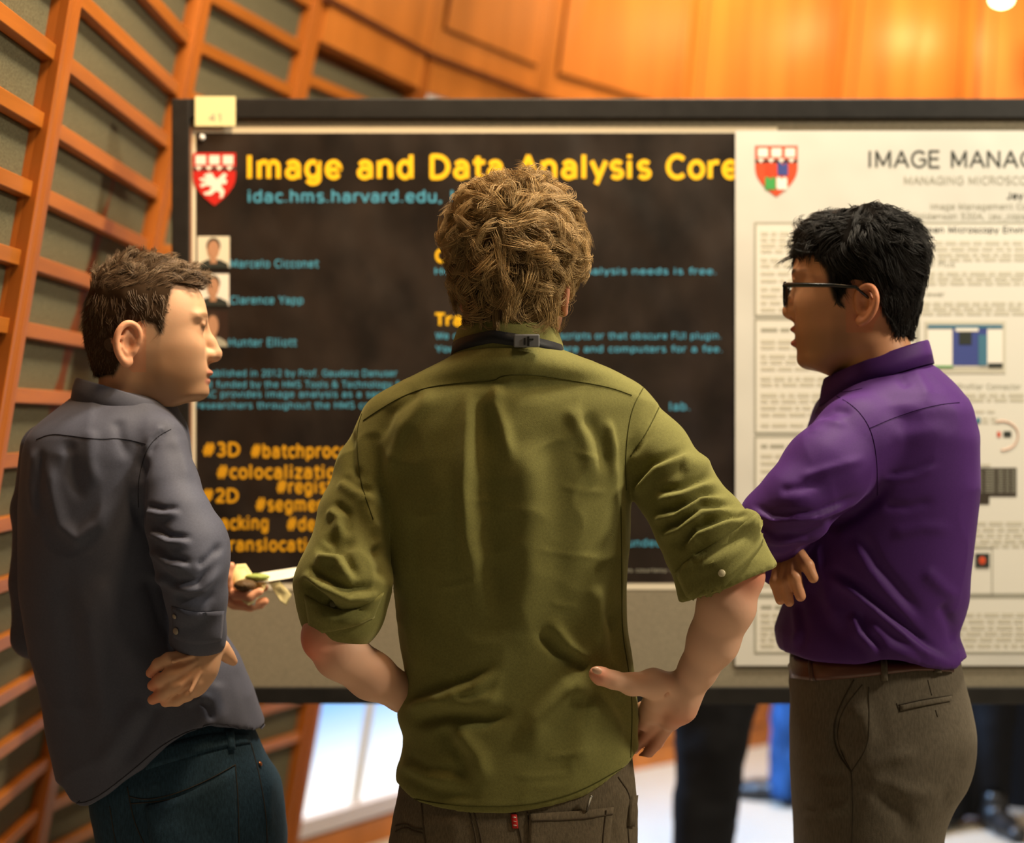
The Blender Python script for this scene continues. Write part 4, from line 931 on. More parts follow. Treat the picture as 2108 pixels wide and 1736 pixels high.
RED = (.70, .17, .09)
cA = blot(AV, SKIN, [((1545, 1170, 2.46), .04, RED, .75), ((1400, 1480, 2.55), .03, RED, .55), ((1228, 1388, 2.48), .02, RED, .6), ((1340, 1520, 2.62), .05, RED, .5), ((1480, 1290, 2.45), .03, (.45, .22, .12), .25)])
cB = blot(BV, SKIN, [((640, 1330, 2.48), .035, RED, .9), ((760, 1400, 2.5), .05, (.5, .24, .14), .3)])
body = mesh_np('body', V, Q, M['skin'], g, cols=np.concatenate([col, cA, cB, np.tile(np.array(SKIN), (len(UV), 1))]))
nail = MB().ell(Wn(1229, 1381, 2.468), (.0075, .003, .0055), Matrix.Rotation(.35, 3, 'Y')).build('thumbnail', mat('nail', (.66, .40, .27), .3, .5), body, True)
# collar and lanyard
collar('collar', W(1046, 722, 2.585), H.f, .066, .070, .16, .030, .010, M['olive'], g, open_=.5, drop=.02, stand=.030)
cc_ = np.array(W(1046, 722, 2.583)); ring = []
LV = []; LF = []
n_ = 60
for i in range(n_+1):
    a = .7+(2*math.pi-1.4)*i/n_; f_ = H.f; l_ = H.l
    base = cc_+f_*.079*math.cos(a)+l_*.083*math.sin(a); base[2] += .010-.10*.075*math.cos(a)-.05*max(0, math.cos(a))-.012*abs(math.sin(a))
    rad_ = (f_*math.cos(a)+l_*math.sin(a))
    for dr, dz in ((0, .0095), (.0022, .0095), (.0045, -.0095), (.0022, -.0095)): LV.append(base+rad_*dr+np.array([0, 0, dz]))
for i in range(n_):
    for j in range(4): LF.append((i*4+j, i*4+(j+1) % 4, (i+1)*4+(j+1) % 4, (i+1)*4+j))
lan = mesh_np('lanyard', np.array(LV), np.array(LF), mat('black_webbing', (.008, .008, .010), .55, .3, bump=(900, .3, .0005, 2)), g)
pc = W(1084, 702, 2.494)
MB().box((pc.x-.019, pc.y-.006, pc.z-.0095), (pc.x+.019, pc.y+.004, pc.z+.0095)).build('lanyard_clip', mat('grey_plastic', (.16, .16, .17), .35, .5), lan, bevel=.002, label='grey plastic clip')
MB().box((pc.x-.004, pc.y-.0075, pc.z-.006), (pc.x-.0015, pc.y-.005, pc.z+.004)).box((pc.x+.001, pc.y-.0075, pc.z-.008), (pc.x+.004, pc.y-.005, pc.z+.006)).box((pc.x+.004, pc.y-.0075, pc.z+.001), (pc.x+.010, pc.y-.005, pc.z+.003)).build('clip_slot', M['black_frame'], lan)
# hair
hl = [(1040, 356), (1000, 374), (960, 392), (940, 425), (918, 458), (912, 500), (920, 540), (930, 600), (945, 640), (960, 680), (975, 698)]
hr = [(1075, 356), (1110, 368), (1155, 398), (1176, 430), (1196, 462), (1203, 500), (1200, 540), (1188, 570), (1176, 600), (1155, 650), (1128, 686), (1110, 698)]
L_ = np.array([(y, x) for x, y in hl]); R_ = np.array([(y, x) for x, y in hr])
rows = []
for y in np.linspace(372, 698, 40):
    yy = (y-372)/326; yh = np.interp(yy, [0, .08, .2, .4, .6, .8, 1], [.03, .06, .088, .108, .105, .09, .062]); yc = np.interp(yy, [0, .4, .75, 1], [2.60, 2.605, 2.60, 2.585])
    rows.append((Wn(0, y, 2.6)[2], Wn(np.interp(y, L_[:, 0], L_[:, 1])+9, y, 2.6)[0], Wn(np.interp(y, R_[:, 0], R_[:, 1])-9, y, 2.6)[0], yc, yh))
F = Field((-.14, 2.44, 1.48), (.15, 2.76, 1.80), .004)
F.loft(rows, n=2.15)
for x in (1172, 930): F.ell(Wn(x, 640, 2.60), (.012, .03, .03), .008, 's')
V, Q = F.mesh(); V = relax(V, Q, 2); N = normals(V, Q)
V = V+N*(vnoise(V*38, 2)*.006+vnoise(V*80, 4)*.003)[:, None]; N = normals(V, Q)
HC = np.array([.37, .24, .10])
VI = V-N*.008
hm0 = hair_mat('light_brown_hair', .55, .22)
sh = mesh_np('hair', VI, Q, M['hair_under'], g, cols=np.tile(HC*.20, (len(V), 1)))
crown = Wn(1045, 440, 2.51)
def dir_g(P, N):
    d = P-crown; d[:, 1] *= .5; r = np.linalg.norm(d, axis=1, keepdims=True)
    sw = np.cross(N, d/np.maximum(r, 1e-3)); d = d/np.maximum(r, .02)+.5*sw*np.clip(1-r/.16, 0, 1); d[:, 2] -= .30; return d
a1 = strands(V, N, 12000, 520, 12, lambda P: np.where(P[:, 2] > 1.62, .075, .055), dir_g, .42, 28, .00048, HC, 5, .74, keep=lambda P: (P[:, 1] < 2.69) & ~((np.abs(P[:, 0]+.003) > .077) & (P[:, 2] < 1.595)), lift=.16, straight=.6, bendk=.05, env=(.001, .010))
a3 = strands(V, N, 5500, 200, 13, lambda P: np.full(len(P), .070), dir_g, .72, 30, .00045, HC*1.15, 15, .82, keep=lambda P: (P[:, 1] < 2.66) & ~((np.abs(P[:, 0]+.003) > .072) & (P[:, 2] < 1.62)), lift=.30, straight=1.0, bendk=.05, depth=.0, env=(.006, .017))
a2 = strands(V, N, 700, 350, 10, lambda P: np.full(len(P), .045), dir_g, .9, 30, .00030, HC*1.3, 9, .2, keep=lambda P: (P[:, 1] < 2.70) & (P[:, 2] > 1.58), lift=.7, straight=1.0, bendk=.25, env=(.004, .024))
V1, Q1 = join_np([a1[:2], a3[:2], a2[:2]])
mesh_np('hair_locks', V1, Q1, hm0, sh, cols=np.concatenate([a1[2], a3[2], a2[2]]), kind='stuff')
# shoes
shm = mat('brown_leather', (.09, .045, .02), .4, .4)
shoe('shoe', (-.11, 2.60, 0), .12, shm, g); shoe('shoe', (.13, 2.60, 0), -.12, shm, g)
# ------------------------------------------------------------------ the man in the purple shirt (right, facing left, arms crossed, glasses)
PD = 2.78
p_ = empty('person', (.52, PD, 0), label='person with black hair and glasses in a purple shirt, arms crossed, facing left', cat='person')
M['purple'] = fabric('purple_cotton', (.060, .014, .125), .62, 1100, .15, .93, .25)
M['purple_seam'] = mat('purple_seam', (.028, .006, .06), .8, .1)
F = Field((.325, 2.48, .97), (.81, 3.0, 1.56), .004)
F.loft(px_rows([(740, 1800, 1900, 2.78, .055), (756, 1770, 1918, 2.78, .07), (778, 1735, 1946, 2.78, .105), (805, 1705, 1968, 2.78, .14), (840, 1682, 1990, 2.78, .165), (900, 1662, 2002, 2.78, .172), (1000, 1650, 2004, 2.78, .168),
        (1100, 1643, 1996, 2.78, .16), (1180, 1634, 1988, 2.78, .155), (1235, 1622, 1986, 2.78, .15), (1265, 1610, 1975, 2.78, .148), (1300, 1598, 1966, 2.78, .15), (1335, 1603, 1978, 2.78, .153), (1358, 1616, 1984, 2.78, .15), (1392, 1640, 1972, 2.78, .14)], PD), n=2.3)
cut_hem(F, [(1590, 1340), (1617, 1353), (1680, 1364), (1760, 1364), (1811, 1352), (1850, 1352), (1898, 1370), (1935, 1377), (1970, 1378), (1990, 1366)], 2.66)
k_ = PD/F_PX*.96
F.chain([c(1812, 872, 2.70, 80), c(1765, 905, 2.66, 86), c(1700, 970, 2.62, 84), c(1640, 1035, 2.60, 74), c(1592, 1078, 2.60, 58)], .02)
F.ell(Wn(1562, 1062, 2.61), (.026, .035, .033), .02)
F.chain([c(1592, 1082, 2.60, 56), c(1610, 1105, 2.68, 48), c(1650, 1095, 2.80, 42), c(1700, 1085, 2.92, 36)], .018)
F.chain([c(1745, 880, 2.93, 75), c(1670, 1000, 2.97, 62), c(1600, 1090, 2.90, 52), c(1590, 1140, 2.76, 40), c(1600, 1178, 2.70, 34)], .014, flatend=True)
pf = [([(1700, 1090), (1760, 1060), (1800, 1030), (1830, 990)], 13, -.009, 0), ([(1540, 1040), (1590, 1066), (1680, 1060), (1780, 1020)], 9, .006, 1), ([(1545, 1080), (1600, 1110), (1660, 1105), (1720, 1080)], 11, .006, 1), ([(1575, 1130), (1620, 1128), (1660, 1110)], 9, -.004, 0),
      ([(1640, 985), (1710, 965), (1790, 940)], 10, .0035, 0), ([(1600, 1010), (1650, 1005), (1700, 990)], 10, -.0035, 0), ([(1680, 860), (1720, 845), (1760, 850)], 9, -.004, 0), ([(1660, 880), (1700, 870), (1750, 875)], 9, .004, 0),
      ([(1700, 1170), (1760, 1210), (1830, 1270), (1900, 1330), (1965, 1368)], 12, .009, 1), ([(1760, 1100), (1800, 1170), (1850, 1230), (1905, 1290)], 16, .006, 1), ([(1762, 1258), (1775, 1300), (1815, 1345)], 12, .009, 1), ([(1780, 1280), (1830, 1330), (1900, 1362)], 16, .007, 0),
      ([(1935, 1240), (1960, 1290), (1970, 1350)], 13, -.006, 0), ([(1900, 1170), (1940, 1210), (1980, 1240)], 14, .004, 0), ([(1660, 1200), (1700, 1280), (1750, 1340)], 16, -.004, 0), ([(1640, 1240), (1650, 1300), (1640, 1345)], 10, .005, 1), ([(1690, 1150), (1705, 1230), (1730, 1300)], 14, .004, 0),
      ([(1820, 985), (1880, 975), (1935, 950)], 9, .003, 1), ([(1815, 1040), (1870, 1045), (1930, 1030)], 10, -.003, 0), ([(1830, 900), (1900, 890), (1960, 880)], 18, .002, 0), ([(1880, 760), (1905, 800), (1915, 835)], 10, .003, 0), ([(1850, 770), (1870, 800)], 9, -.003, 0), ([(1830, 1100), (1900, 1085), (1970, 1090)], 12, .0025, 0)]
SV, SQ = cloth(F, pf, .0009, 15, 21)
psh = mesh_np('shirt', SV, SQ, M['purple'], p_); ps = Surf(SV, SQ)
for nm, q in (('yoke_seam', [(1790, 882), (1840, 860), (1890, 843), (1940, 832), (1975, 829)]), ('armhole_seam', [(1722, 815), (1760, 838), (1787, 872), (1800, 910), (1806, 960), (1806, 1020)]), ('shoulder_seam', [(1700, 806), (1740, 808), (1775, 800)])):
    ps.seam(nm, q, M['purple_seam'], psh, .0007)
# trousers and belt
M['grey_wool'] = fabric('grey_brown_wool', (.100, .082, .058), .92, 500, .3, .8, .2, (420, 420, 90))
F = Field((.38, 2.56, 0), (.80, 3.0, 1.04), .006)
F.loft(px_rows([(1345, 1630, 1966, 2.78, .135), (1400, 1630, 1975, 2.78, .14), (1440, 1632, 1988, 2.78, .148), (1500, 1630, 2000, 2.78, .155), (1560, 1632, 1994, 2.78, .158), (1600, 1634, 1982, 2.78, .16), (1640, 1636, 1955, 2.78, .16), (1690, 1640, 1932, 2.78, .162), (1736, 1642, 1928, 2.78, .162), (1850, 1650, 1915, 2.78, .165), (1950, 1660, 1905, 2.78, .15)], PD), n=2.4)
legs(F, [(.575, 2.69, .60), (.575, 2.88, .60)], [(.575, 2.68, .45), (.58, 2.89, .45)], [(.60, 2.68, .05), (.60, 2.90, .05)], (.098, .078, .070), .02)
tf = [([(1640, 1590), (1720, 1600), (1760, 1590)], 10, -.003, 0), ([(1760, 1660), (1700, 1660), (1650, 1640)], 14, .004, 0), ([(1765, 1590), (1830, 1560), (1900, 1550)], 14, .005, 0), ([(1800, 1620), (1860, 1680), (1870, 1736)], 20, -.006, 0), ([(1780, 1600), (1870, 1630), (1940, 1640)], 16, .004, 0),
      ([(1740, 1480), (1775, 1470), (1790, 1520), (1760, 1580)], 18, .006, 0), ([(1725, 1470), (1718, 1530), (1752, 1585)], 7, -.006, 0), ([(1990, 1560), (1950, 1620), (1935, 1680)], 12, -.004, 0), ([(1640, 1680), (1690, 1670), (1750, 1650)], 10, .003, 1)]
TV, TQ = cloth(F, tf, .0010, 13, 5); tr = mesh_np('trousers', TV, TQ, M['grey_wool'], p_); ts = Surf(TV, TQ)
M['wool_dark'] = mat('wool_seam', (.045, .036, .025), .9, .1)
for q, r in (([(1758, 1400), (1728, 1455), (1714, 1500), (1722, 1550), (1752, 1590)], .0018), ([(1775, 1410), (1735, 1460), (1722, 1505), (1730, 1548), (1752, 1588)], .0011), ([(1788, 1415), (1790, 1490), (1786, 1540), (1752, 1590)], .0011), ([(1752, 1590), (1756, 1650), (1754, 1740)], .0012),
             ([(1850, 1452), (1900, 1440), (1960, 1432)], .0014), ([(1852, 1463), (1900, 1455), (1955, 1443)], .0010), ([(1846, 1448), (1852, 1466)], .0012), ([(1926, 1462), (1930, 1476)], .0012), ([(1910, 1400), (1918, 1432)], .0009)):
    ts.seam('trouser_seam', q, M['wool_dark'], tr, r*.72)
ts.band('pocket_welt', [(1852, 1453), (1900, 1442), (1958, 1433)], [(1853, 1464), (1900, 1454), (1956, 1444)], M['grey_wool'], tr, .003, 16, 4)
belt = ts.band('belt', [(1622, 1352), (1680, 1360), (1760, 1362), (1811, 1352), (1850, 1352), (1898, 1366), (1960, 1374)], [(1632, 1396), (1676, 1402), (1740, 1398), (1811, 1390), (1860, 1384), (1900, 1380), (1960, 1384)], mat('brown_belt_leather', (.085, .024, .012), .35, .5, bump=(200, .2, .001, 3)), p_, .005, 40, 6, .006)
for x0, x1, y0, y1 in ((1812, 1825, 1349, 1402), (1920, 1932, 1368, 1386)):
    ts.band('belt_loop', [(x0, y0), (x1, y0)], [(x0+2, y1), (x1+1, y1)], M['grey_wool'], tr, .009, 5, 10, .004)
ts.band('belt_keeper', [(1668, 1358), (1676, 1359)], [(1672, 1402), (1682, 1402)], M['black_frame'] if False else mat('belt_keeper_leather', (.05, .014, .008), .35, .5), belt, .0075, 4, 6, .003)
# head
H = Head(1789, 635, 2.75, math.radians(162))
fr = [H.loc(*q) for q in ((1735, 775), (1700, 768), (1667, 762), (1653, 750), (1650, 735), (1649, 716), (1645, 700), (1645, 680), (1645, 660), (1646, 630), (1645, 600), (1641, 585), (1638, 569), (1641, 550), (1648, 520), (1660, 490), (1690, 458), (1730, 445), (1765, 440))]
fr.append((fr[-1][0]-.02, fr[-1][1]+.003))
bk = [(.06, fr[0][1]), (.02, -.085), (-.02, -.07), (-.045, -.05), (-.060, -.03), (-.070, 0), (-.085, .04), (-.082, .08), (-.06, .115), (-.03, .14), (fr[-1][0]-.004, fr[-1][1])]
nose = (H.loc(1636, 605), H.loc(1619, 637), H.loc(1632, 654)); mouth = (H.loc(1635, 676), H.loc(1643, 690), H.loc(1635, 705)); chin = H.loc(1652, 742)
HV, HQ, uf = build_head(H, fr, bk, nose, mouth, chin, .038, hw=[(a*1.06, b) for a, b in HW], neck=((-.010, -.065), (-.050, -.2)), neck_r=(.056, .056), ear_tilt=.10, ear_c=(.0, 0), ear_sc=1.05)
loc = HV.copy(); HVw = H.world(HV)
SK2 = np.array([.60, .285, .145])
def paint_face(loc, base, fr, mouth, eye_w, uf, stub, stubc, lip, hairpoly, hairc, browc):
    col = np.tile(base, (len(loc), 1))
    def mix(w, cl): nonlocal col; w = np.clip(w, 0, 1)[:, None]; col = col*(1-w)+np.array(cl)*w
    mix(vnoise(loc*60, 3)*.12+.06, base*.72)
    jaw = sstep(-.022, -.05, loc[:, 2])*sstep(.0, .03, loc[:, 0])*sstep(-.125, -.095, loc[:, 2]); mix(jaw*stub, stubc)
    side = sstep(.018, .032, loc[:, 0])*sstep(.06, .045, loc[:, 0])*sstep(.0, -.02, loc[:, 2])*sstep(-.09, -.05, loc[:, 2]); mix(side*stub*.7, stubc)
    for pt, s_ in ((mouth[0], 1), (mouth[2], 1)):
        d = np.sqrt((loc[:, 0]-pt[0]+.010)**2/.016**2+(loc[:, 1]/.024)**2+((loc[:, 2]-pt[1])/.0068)**2); mix(sstep(1.15, .8, d), lip)
    e = (np.abs(loc[:, 1]) > .058)*(np.abs(loc[:, 0]) < .03)*(np.abs(loc[:, 2]) < .042)*1.0; mix(e*.35, base*[1.15, .62, .5])
    for sg in (-1, 1):
        d = np.sqrt(((loc[:, 0]-uf+.006)/.014)**2+((loc[:, 1]-sg*.031)/.016)**2+((loc[:, 2]-eye_w)/.0060)**2); mix(sstep(1.1, .6, d)*.85, [.10, .05, .03])
        d = np.sqrt(((loc[:, 1]-sg*.034)/.022)**2+((loc[:, 2]-eye_w-.0215)/.0048)**2)+(loc[:, 0] < .05)*5; mix(sstep(1.2, .6, d)*.9, browc)
    sd = poly_sd(loc[:, 0], loc[:, 2], hairpoly); mix(sstep(.004, -.004, sd)*(1-e), hairc)
    return col
hp = [H.loc(*q) for q in ((1630, 530), (1630, 480), (1640, 430), (1700, 400), (1900, 400), (1965, 500), (1950, 740), (1900, 705), (1866, 700), (1850, 696), (1836, 680), (1822, 648), (1812, 618), (1795, 590), (1768, 588), (1758, 600), (1738, 630), (1730, 622), (1720, 588), (1714, 555), (1702, 535), (1684, 528), (1660, 526))]
colh = paint_face(loc, SK2, fr, mouth, .038, uf, .38, [.21, .115, .05], [.42, .12, .075], hp, [.02, .014, .010], [.02, .012, .01])
# the resting far hand under the near elbow
F = Field((.40, 2.56, 1.08), (.53, 2.84, 1.28), .0022)
F.chain([c(1600, 1120, 2.78, 28), c(1608, 1160, 2.72, 26), c(1630, 1165, 2.68, 24)], .01)
for pts in ([(1604, 1165, 2.675, 13), (1597, 1200, 2.655, 12.5), (1606, 1236, 2.65, 10)], [(1622, 1160, 2.665, 13), (1615, 1200, 2.645, 13), (1625, 1240, 2.64, 10)],
            [(1634, 1155, 2.66, 13), (1636, 1190, 2.635, 13.5), (1648, 1228, 2.63, 11)], [(1644, 1138, 2.66, 13), (1662, 1165, 2.635, 13.5), (1674, 1190, 2.63, 11)]):
    F.chain([c(*q) for q in pts], .004)
AV, AQ = F.mesh(); AV = relax(AV, AQ, 1)
UV, UQ = underbody((.60, 2.78, 1.36), (.60, 2.78, .95), .085, (0, .08))
V, Q = join_np([(HVw, HQ), (AV, AQ), (UV, UQ)])
cA = blot(AV, SK2, [((1648, 1236, 2.62), .012, (.62, .25, .15), .5), ((1626, 1246, 2.62), .012, (.62, .25, .15), .5)])
mesh_np('body', V, Q, mat('skin', tuple(SK2), .48, .4, sss=.10, vcol=True, bump=(260, .12, .0006, 3)), p_, cols=np.concatenate([colh, cA, np.tile(SK2, (len(UV), 1))]))
collar('collar', W(1802, 776, 2.765), H.f, .078, .068, .40, .026, .006, M['purple'], p_, open_=.35, drop=.012, stand=.011)
# glasses
gl = mat('black_acetate', (.006, .006, .007), .25, .6)
def hw_(q): return tuple(H.world(np.array(q, float)))
gls = empty('glasses', hw_((0, 0, 0))); gls.parent = p_; gls.matrix_parent_inverse = Matrix.Translation(p_.location).inverted()
gc = H.loc(1630, 607)[0]+.002; gz = H.loc(1630, 606)[1]
gls_fr = lambda v, w: gc+.0-.10*abs(v)
lens = mat('clear_lens', (.9, .92, .95), .05, .5); lb = lens.node_tree.nodes['Principled BSDF']; lb.inputs['Transmission Weight'].default_value = 1; lb.inputs['IOR'].default_value = 1.05
for sg in (-1, 1):
    ring = []
    for a in np.linspace(0, 2*math.pi, 25)[:-1]:
        ca, sa = math.cos(a), math.sin(a); v = sg*.0335+.0255*np.sign(ca)*abs(ca)**.6; w = gz+.0185*np.sign(sa)*abs(sa)**.6; ring.append(hw_((gls_fr(v, w), v, w)))
    MB().tube(ring, .0028, 8, True).build('rim', gl, gls, True)
    MB().add(ring, [tuple(range(len(ring)))]).build('lens', lens, gls)
    MB().tube([hw_((gls_fr(.06, 0), sg*.060, gz+.012)), hw_((gls_fr(.066, 0)-.006, sg*.0705, gz+.013)), hw_((.05, sg*.0775, gz+.010)), hw_((.012, sg*.079, gz+.006)), hw_((-.008, sg*.078, gz-.012))], [.0038, .0038, .0034, .0028, .002], 8).build('temple_arm', gl, gls, True)
MB().tube([hw_((gc, -.010, gz+.006)), hw_((gc+.003, 0, gz+.009)), hw_((gc, .010, gz+.006))], .0024, 8).build('bridge', gl, gls, True)
# hair
top = [H.loc(*q) for q in ((1641, 530), (1643, 500), (1647, 470), (1665, 446), (1700, 437), (1735, 431), (1765, 424), (1784, 421), (1800, 420))]
hfr = [(H.loc(1640, 0)[0], -.10)]+top
hbk = [H.loc(*q) for q in ((1860, 735), (1874, 700), (1882, 680), (1890, 650), (1898, 607), (1907, 560), (1909, 528), (1904, 500), (1892, 470), (1870, 446), (1842, 430), (1812, 421))]
hw2 = [(-.11, .066), (-.06, .070), (-.03, .073), (0, .077), (.04, .082), (.08, .085), (.12, .078), (.145, .062), (.165, .035), (.172, .012)]
def build_hair(H, hfr, hbk, hw2, poly, name, m, parent, base, nz=(.004, 40), h=.0032, thin=.0):
    F = Field((-.15, -.11, -.13), (.17, .11, .20), h)
    z1 = min(max(p[1] for p in hfr), max(p[1] for p in hbk)); F.loft(H.rows(hfr, hbk, hw2), n=2.2)
    sd = poly_sd(F.ax[0][:, None], F.ax[2][None, :], poly)
    F.comb((slice(None),)*3, np.broadcast_to(sd[:, None, :], F.n).copy(), 0, 'i')
    V, Q = F.mesh(); V = relax(V, Q, 2); N = normals(V, Q); V = V+N*(vnoise(V*nz[1], 2)*nz[0])[:, None]; N = normals(V, Q)
    V = V-N*thin
    o = mesh_np(name, H.world(V), Q, M['hair_under'], parent, cols=np.tile(np.array(base), (len(V), 1)))
    return o, V, N
hm = hair_mat('black_hair', .5, .35)
ho, V, N = build_hair(H, hfr, hbk, hw2, hp, 'hair', hm, p_, (.008, .0065, .0055), thin=.005)
def dir_p(P, N):
    w = sstep(.07, .15, P[:, 2])[:, None]; fr_ = sstep(-.02, .05, P[:, 0])[:, None]
    side = np.stack([np.full(len(P), -.30), np.zeros(len(P)), -np.ones(len(P))], 1)
    topd = fr_*np.array([.9, 0, .15])+(1-fr_)*np.array([-.9, 0, -.25]); topd = topd+np.stack([0*P[:, 0], np.sign(P[:, 1])*.25, 0*P[:, 0]], 1)
    return side*(1-w)+topd*w
HCP = (.020, .017, .015)
a1 = strands(V, N, 12000, 800, 8, lambda P: np.interp(P[:, 2], [-.08, .0, .05, .10, .16], [.014, .020, .034, .050, .050]), dir_p, .20, 22, .00045, HCP, 8, .6, depth=.0015, keep=lambda P: P[:, 1]*H.side < .10, lift=.08, bendk=.05, env=(.001, .006))
a2 = strands(V, N, 900, 110, 10, lambda P: np.full(len(P), .042), lambda P, N: np.stack([np.full(len(P), 1.0), np.zeros(len(P)), np.full(len(P), .1)], 1), .7, 34, .0004, (.03, .026, .022), 11, .5, depth=.002, keep=lambda P: (P[:, 0] > .070) & (P[:, 2] > .085), lift=.35, straight=.8, bendk=.3, env=(.003, .016))
a3 = strands(V, N, 2500, 260, 8, lambda P: np.full(len(P), .036), dir_p, .45, 28, .0004, (.032, .028, .025), 17, .6, depth=.002, keep=lambda P: P[:, 2] > .10, lift=.15, straight=.5, bendk=.05, env=(.003, .011))
V1, Q1 = join_np([x[:2] for x in (a1, a2, a3)])
mesh_np('hair_locks', H.world(V1), Q1, hm, ho, cols=np.concatenate([x[2] for x in (a1, a2, a3)]), kind='stuff')
shb = mat('black_leather', (.012, .011, .010), .35, .5)
shoe('shoe', (.60, 2.68, 0), math.radians(80), shb, p_); shoe('shoe', (.60, 2.90, 0), math.radians(72), shb, p_)
# ------------------------------------------------------------------ the man in the grey-blue shirt (left, head turned right, right hand on hip, food in the left hand)
LD = 2.72
q_ = empty('person', (-.55, LD, 0), label='person with short brown hair in a slate grey shirt and jeans, looking right', cat='person')
M['slate'] = fabric('slate_cotton', (.085, .090, .128), .62, 1100, .15, .93, .2)
M['slate_seam'] = mat('slate_seam', (.028, .027, .036), .8, .1)
F = Field((-.83, 2.45, .755), (-.37, 3.03, 1.50), .004)
F.loft(px_rows([(795, 185, 322, 2.72, .055), (815, 160, 345, 2.72, .075), (840, 125, 362, 2.72, .10), (868, 92, 378, 2.72, .12), (895, 66, 386, 2.72, .132), (930, 55, 388, 2.72, .138), (1000, 50, 388, 2.72, .14), (1100, 50, 392, 2.72, .138),
        (1200, 48, 405, 2.72, .132), (1300, 60, 455, 2.72, .13), (1355, 72, 492, 2.72, .13), (1420, 88, 517, 2.72, .132), (1480, 100, 538, 2.72, .135), (1520, 108, 550, 2.72, .137), (1565, 118, 557, 2.72, .138), (1640, 134, 557, 2.72, .135), (1685, 150, 545, 2.72, .13)], LD), n=2.3)
cut_hem(F, [(118, 1630), (137, 1657), (162, 1666), (184, 1660), (226, 1634), (262, 1604), (299, 1577), (342, 1534), (384, 1510), (427, 1497), (470, 1506), (512, 1524), (545, 1550), (565, 1570)], 2.60)
k_ = LD/F_PX*.96
F.chain([c(330, 908, 2.64, 52), c(345, 1000, 2.61, 60), c(368, 1070, 2.58, 64), c(388, 1130, 2.565, 68), c(396, 1165, 2.56, 68)], .02)
F.ell(Wn(415, 1125, 2.575), (.038, .04, .045), .02)
F.chain([c(396, 1165, 2.56, 68), c(404, 1235, 2.565, 58), c(408, 1300, 2.575, 53), c(404, 1330, 2.58, 53)], .012, flatend=True)
F.chain([c(92, 925, 2.77, 52), c(66, 1050, 2.79, 42), c(60, 1200, 2.81, 38), c(64, 1312, 2.82, 42)], .018)
F.chain([c(64, 1312, 2.82, 42), c(200, 1290, 2.92, 40), c(350, 1250, 2.97, 34), c(440, 1228, 2.98, 28)], .012, flatend=True)
lf = [([(300, 935), (288, 985), (284, 1040), (292, 1100)], 11, -.010, 0), ([(340, 880), (315, 905), (302, 940)], 8, .005, 1), ([(298, 1046), (335, 1054), (375, 1050)], 9, .007, 1), ([(306, 1086), (348, 1110), (400, 1112)], 9, .008, 1), ([(310, 1125), (350, 1155), (400, 1165)], 9, .008, 1), ([(314, 1172), (360, 1206), (410, 1205), (457, 1156)], 10, .009, 1),
      ([(404, 1168), (430, 1150), (460, 1117)], 8, -.008, 0), ([(330, 1190), (380, 1235), (455, 1225)], 10, -.006, 0), ([(440, 1258), (400, 1280), (355, 1290)], 9, .003, 1), ([(350, 900), (375, 930), (390, 1000)], 12, .003, 0),
      ([(100, 930), (108, 1010), (125, 1080), (160, 1110), (200, 1080), (240, 1010)], 14, .007, 0), ([(140, 900), (150, 980), (170, 1040)], 14, -.005, 0), ([(190, 880), (185, 950), (200, 1010)], 13, .004, 0), ([(240, 860), (250, 910), (265, 950)], 12, -.004, 0), ([(80, 920), (72, 1000), (80, 1080)], 10, .005, 1),
      ([(200, 1180), (240, 1300), (300, 1400)], 24, .004, 0), ([(120, 1150), (150, 1350), (180, 1550)], 26, -.005, 0), ([(180, 1200), (210, 1400), (230, 1580)], 26, .004, 0), ([(300, 1440), (260, 1500), (200, 1600)], 20, .005, 0), ([(330, 1440), (290, 1510), (250, 1580)], 16, -.005, 0),
      ([(410, 1440), (430, 1455), (437, 1490)], 8, -.007, 0), ([(380, 1450), (400, 1440), (440, 1438)], 8, .004, 0), ([(450, 1400), (445, 1450), (460, 1500)], 14, .005, 0), ([(490, 1370), (510, 1440), (530, 1510)], 14, -.004, 0), ([(300, 1180), (320, 1250), (340, 1320)], 14, -.006, 0)]
SV, SQ = cloth(F, lf, .0011, 13, 31)
lsh = mesh_np('shirt', SV, SQ, M['slate'], q_); ls = Surf(SV, SQ)
for nm, q in (('yoke_seam', [(75, 905), (105, 893), (150, 898), (200, 905), (250, 902), (300, 914)]), ('armhole_seam', [(352, 884), (325, 898), (305, 920), (292, 955), (284, 1000), (285, 1045)]), ('hem_stitch', [(150, 1655), (190, 1650), (262, 1596), (342, 1526), (427, 1490), (512, 1516), (552, 1550)])):
    ls.seam(nm, q, M['slate_seam'], lsh, .0007)
ls.band('cuff', [(354, 1248), (400, 1262), (461, 1258)], [(356, 1312), (395, 1331), (455, 1320)], M['slate'], lsh, .0016, 18, 8)
for x, y in ((365, 1299), (362, 1268)):
    p, n = ls.hit(x, y, .0035); MB().ell(p, (.0055, .0055, .0018) if y > 1280 else (.004, .004, .0015), n.to_track_quat('Z', 'Y').to_matrix()).build('button', mat('grey_button', (.30, .25, .20), .3, .5), lsh, True)
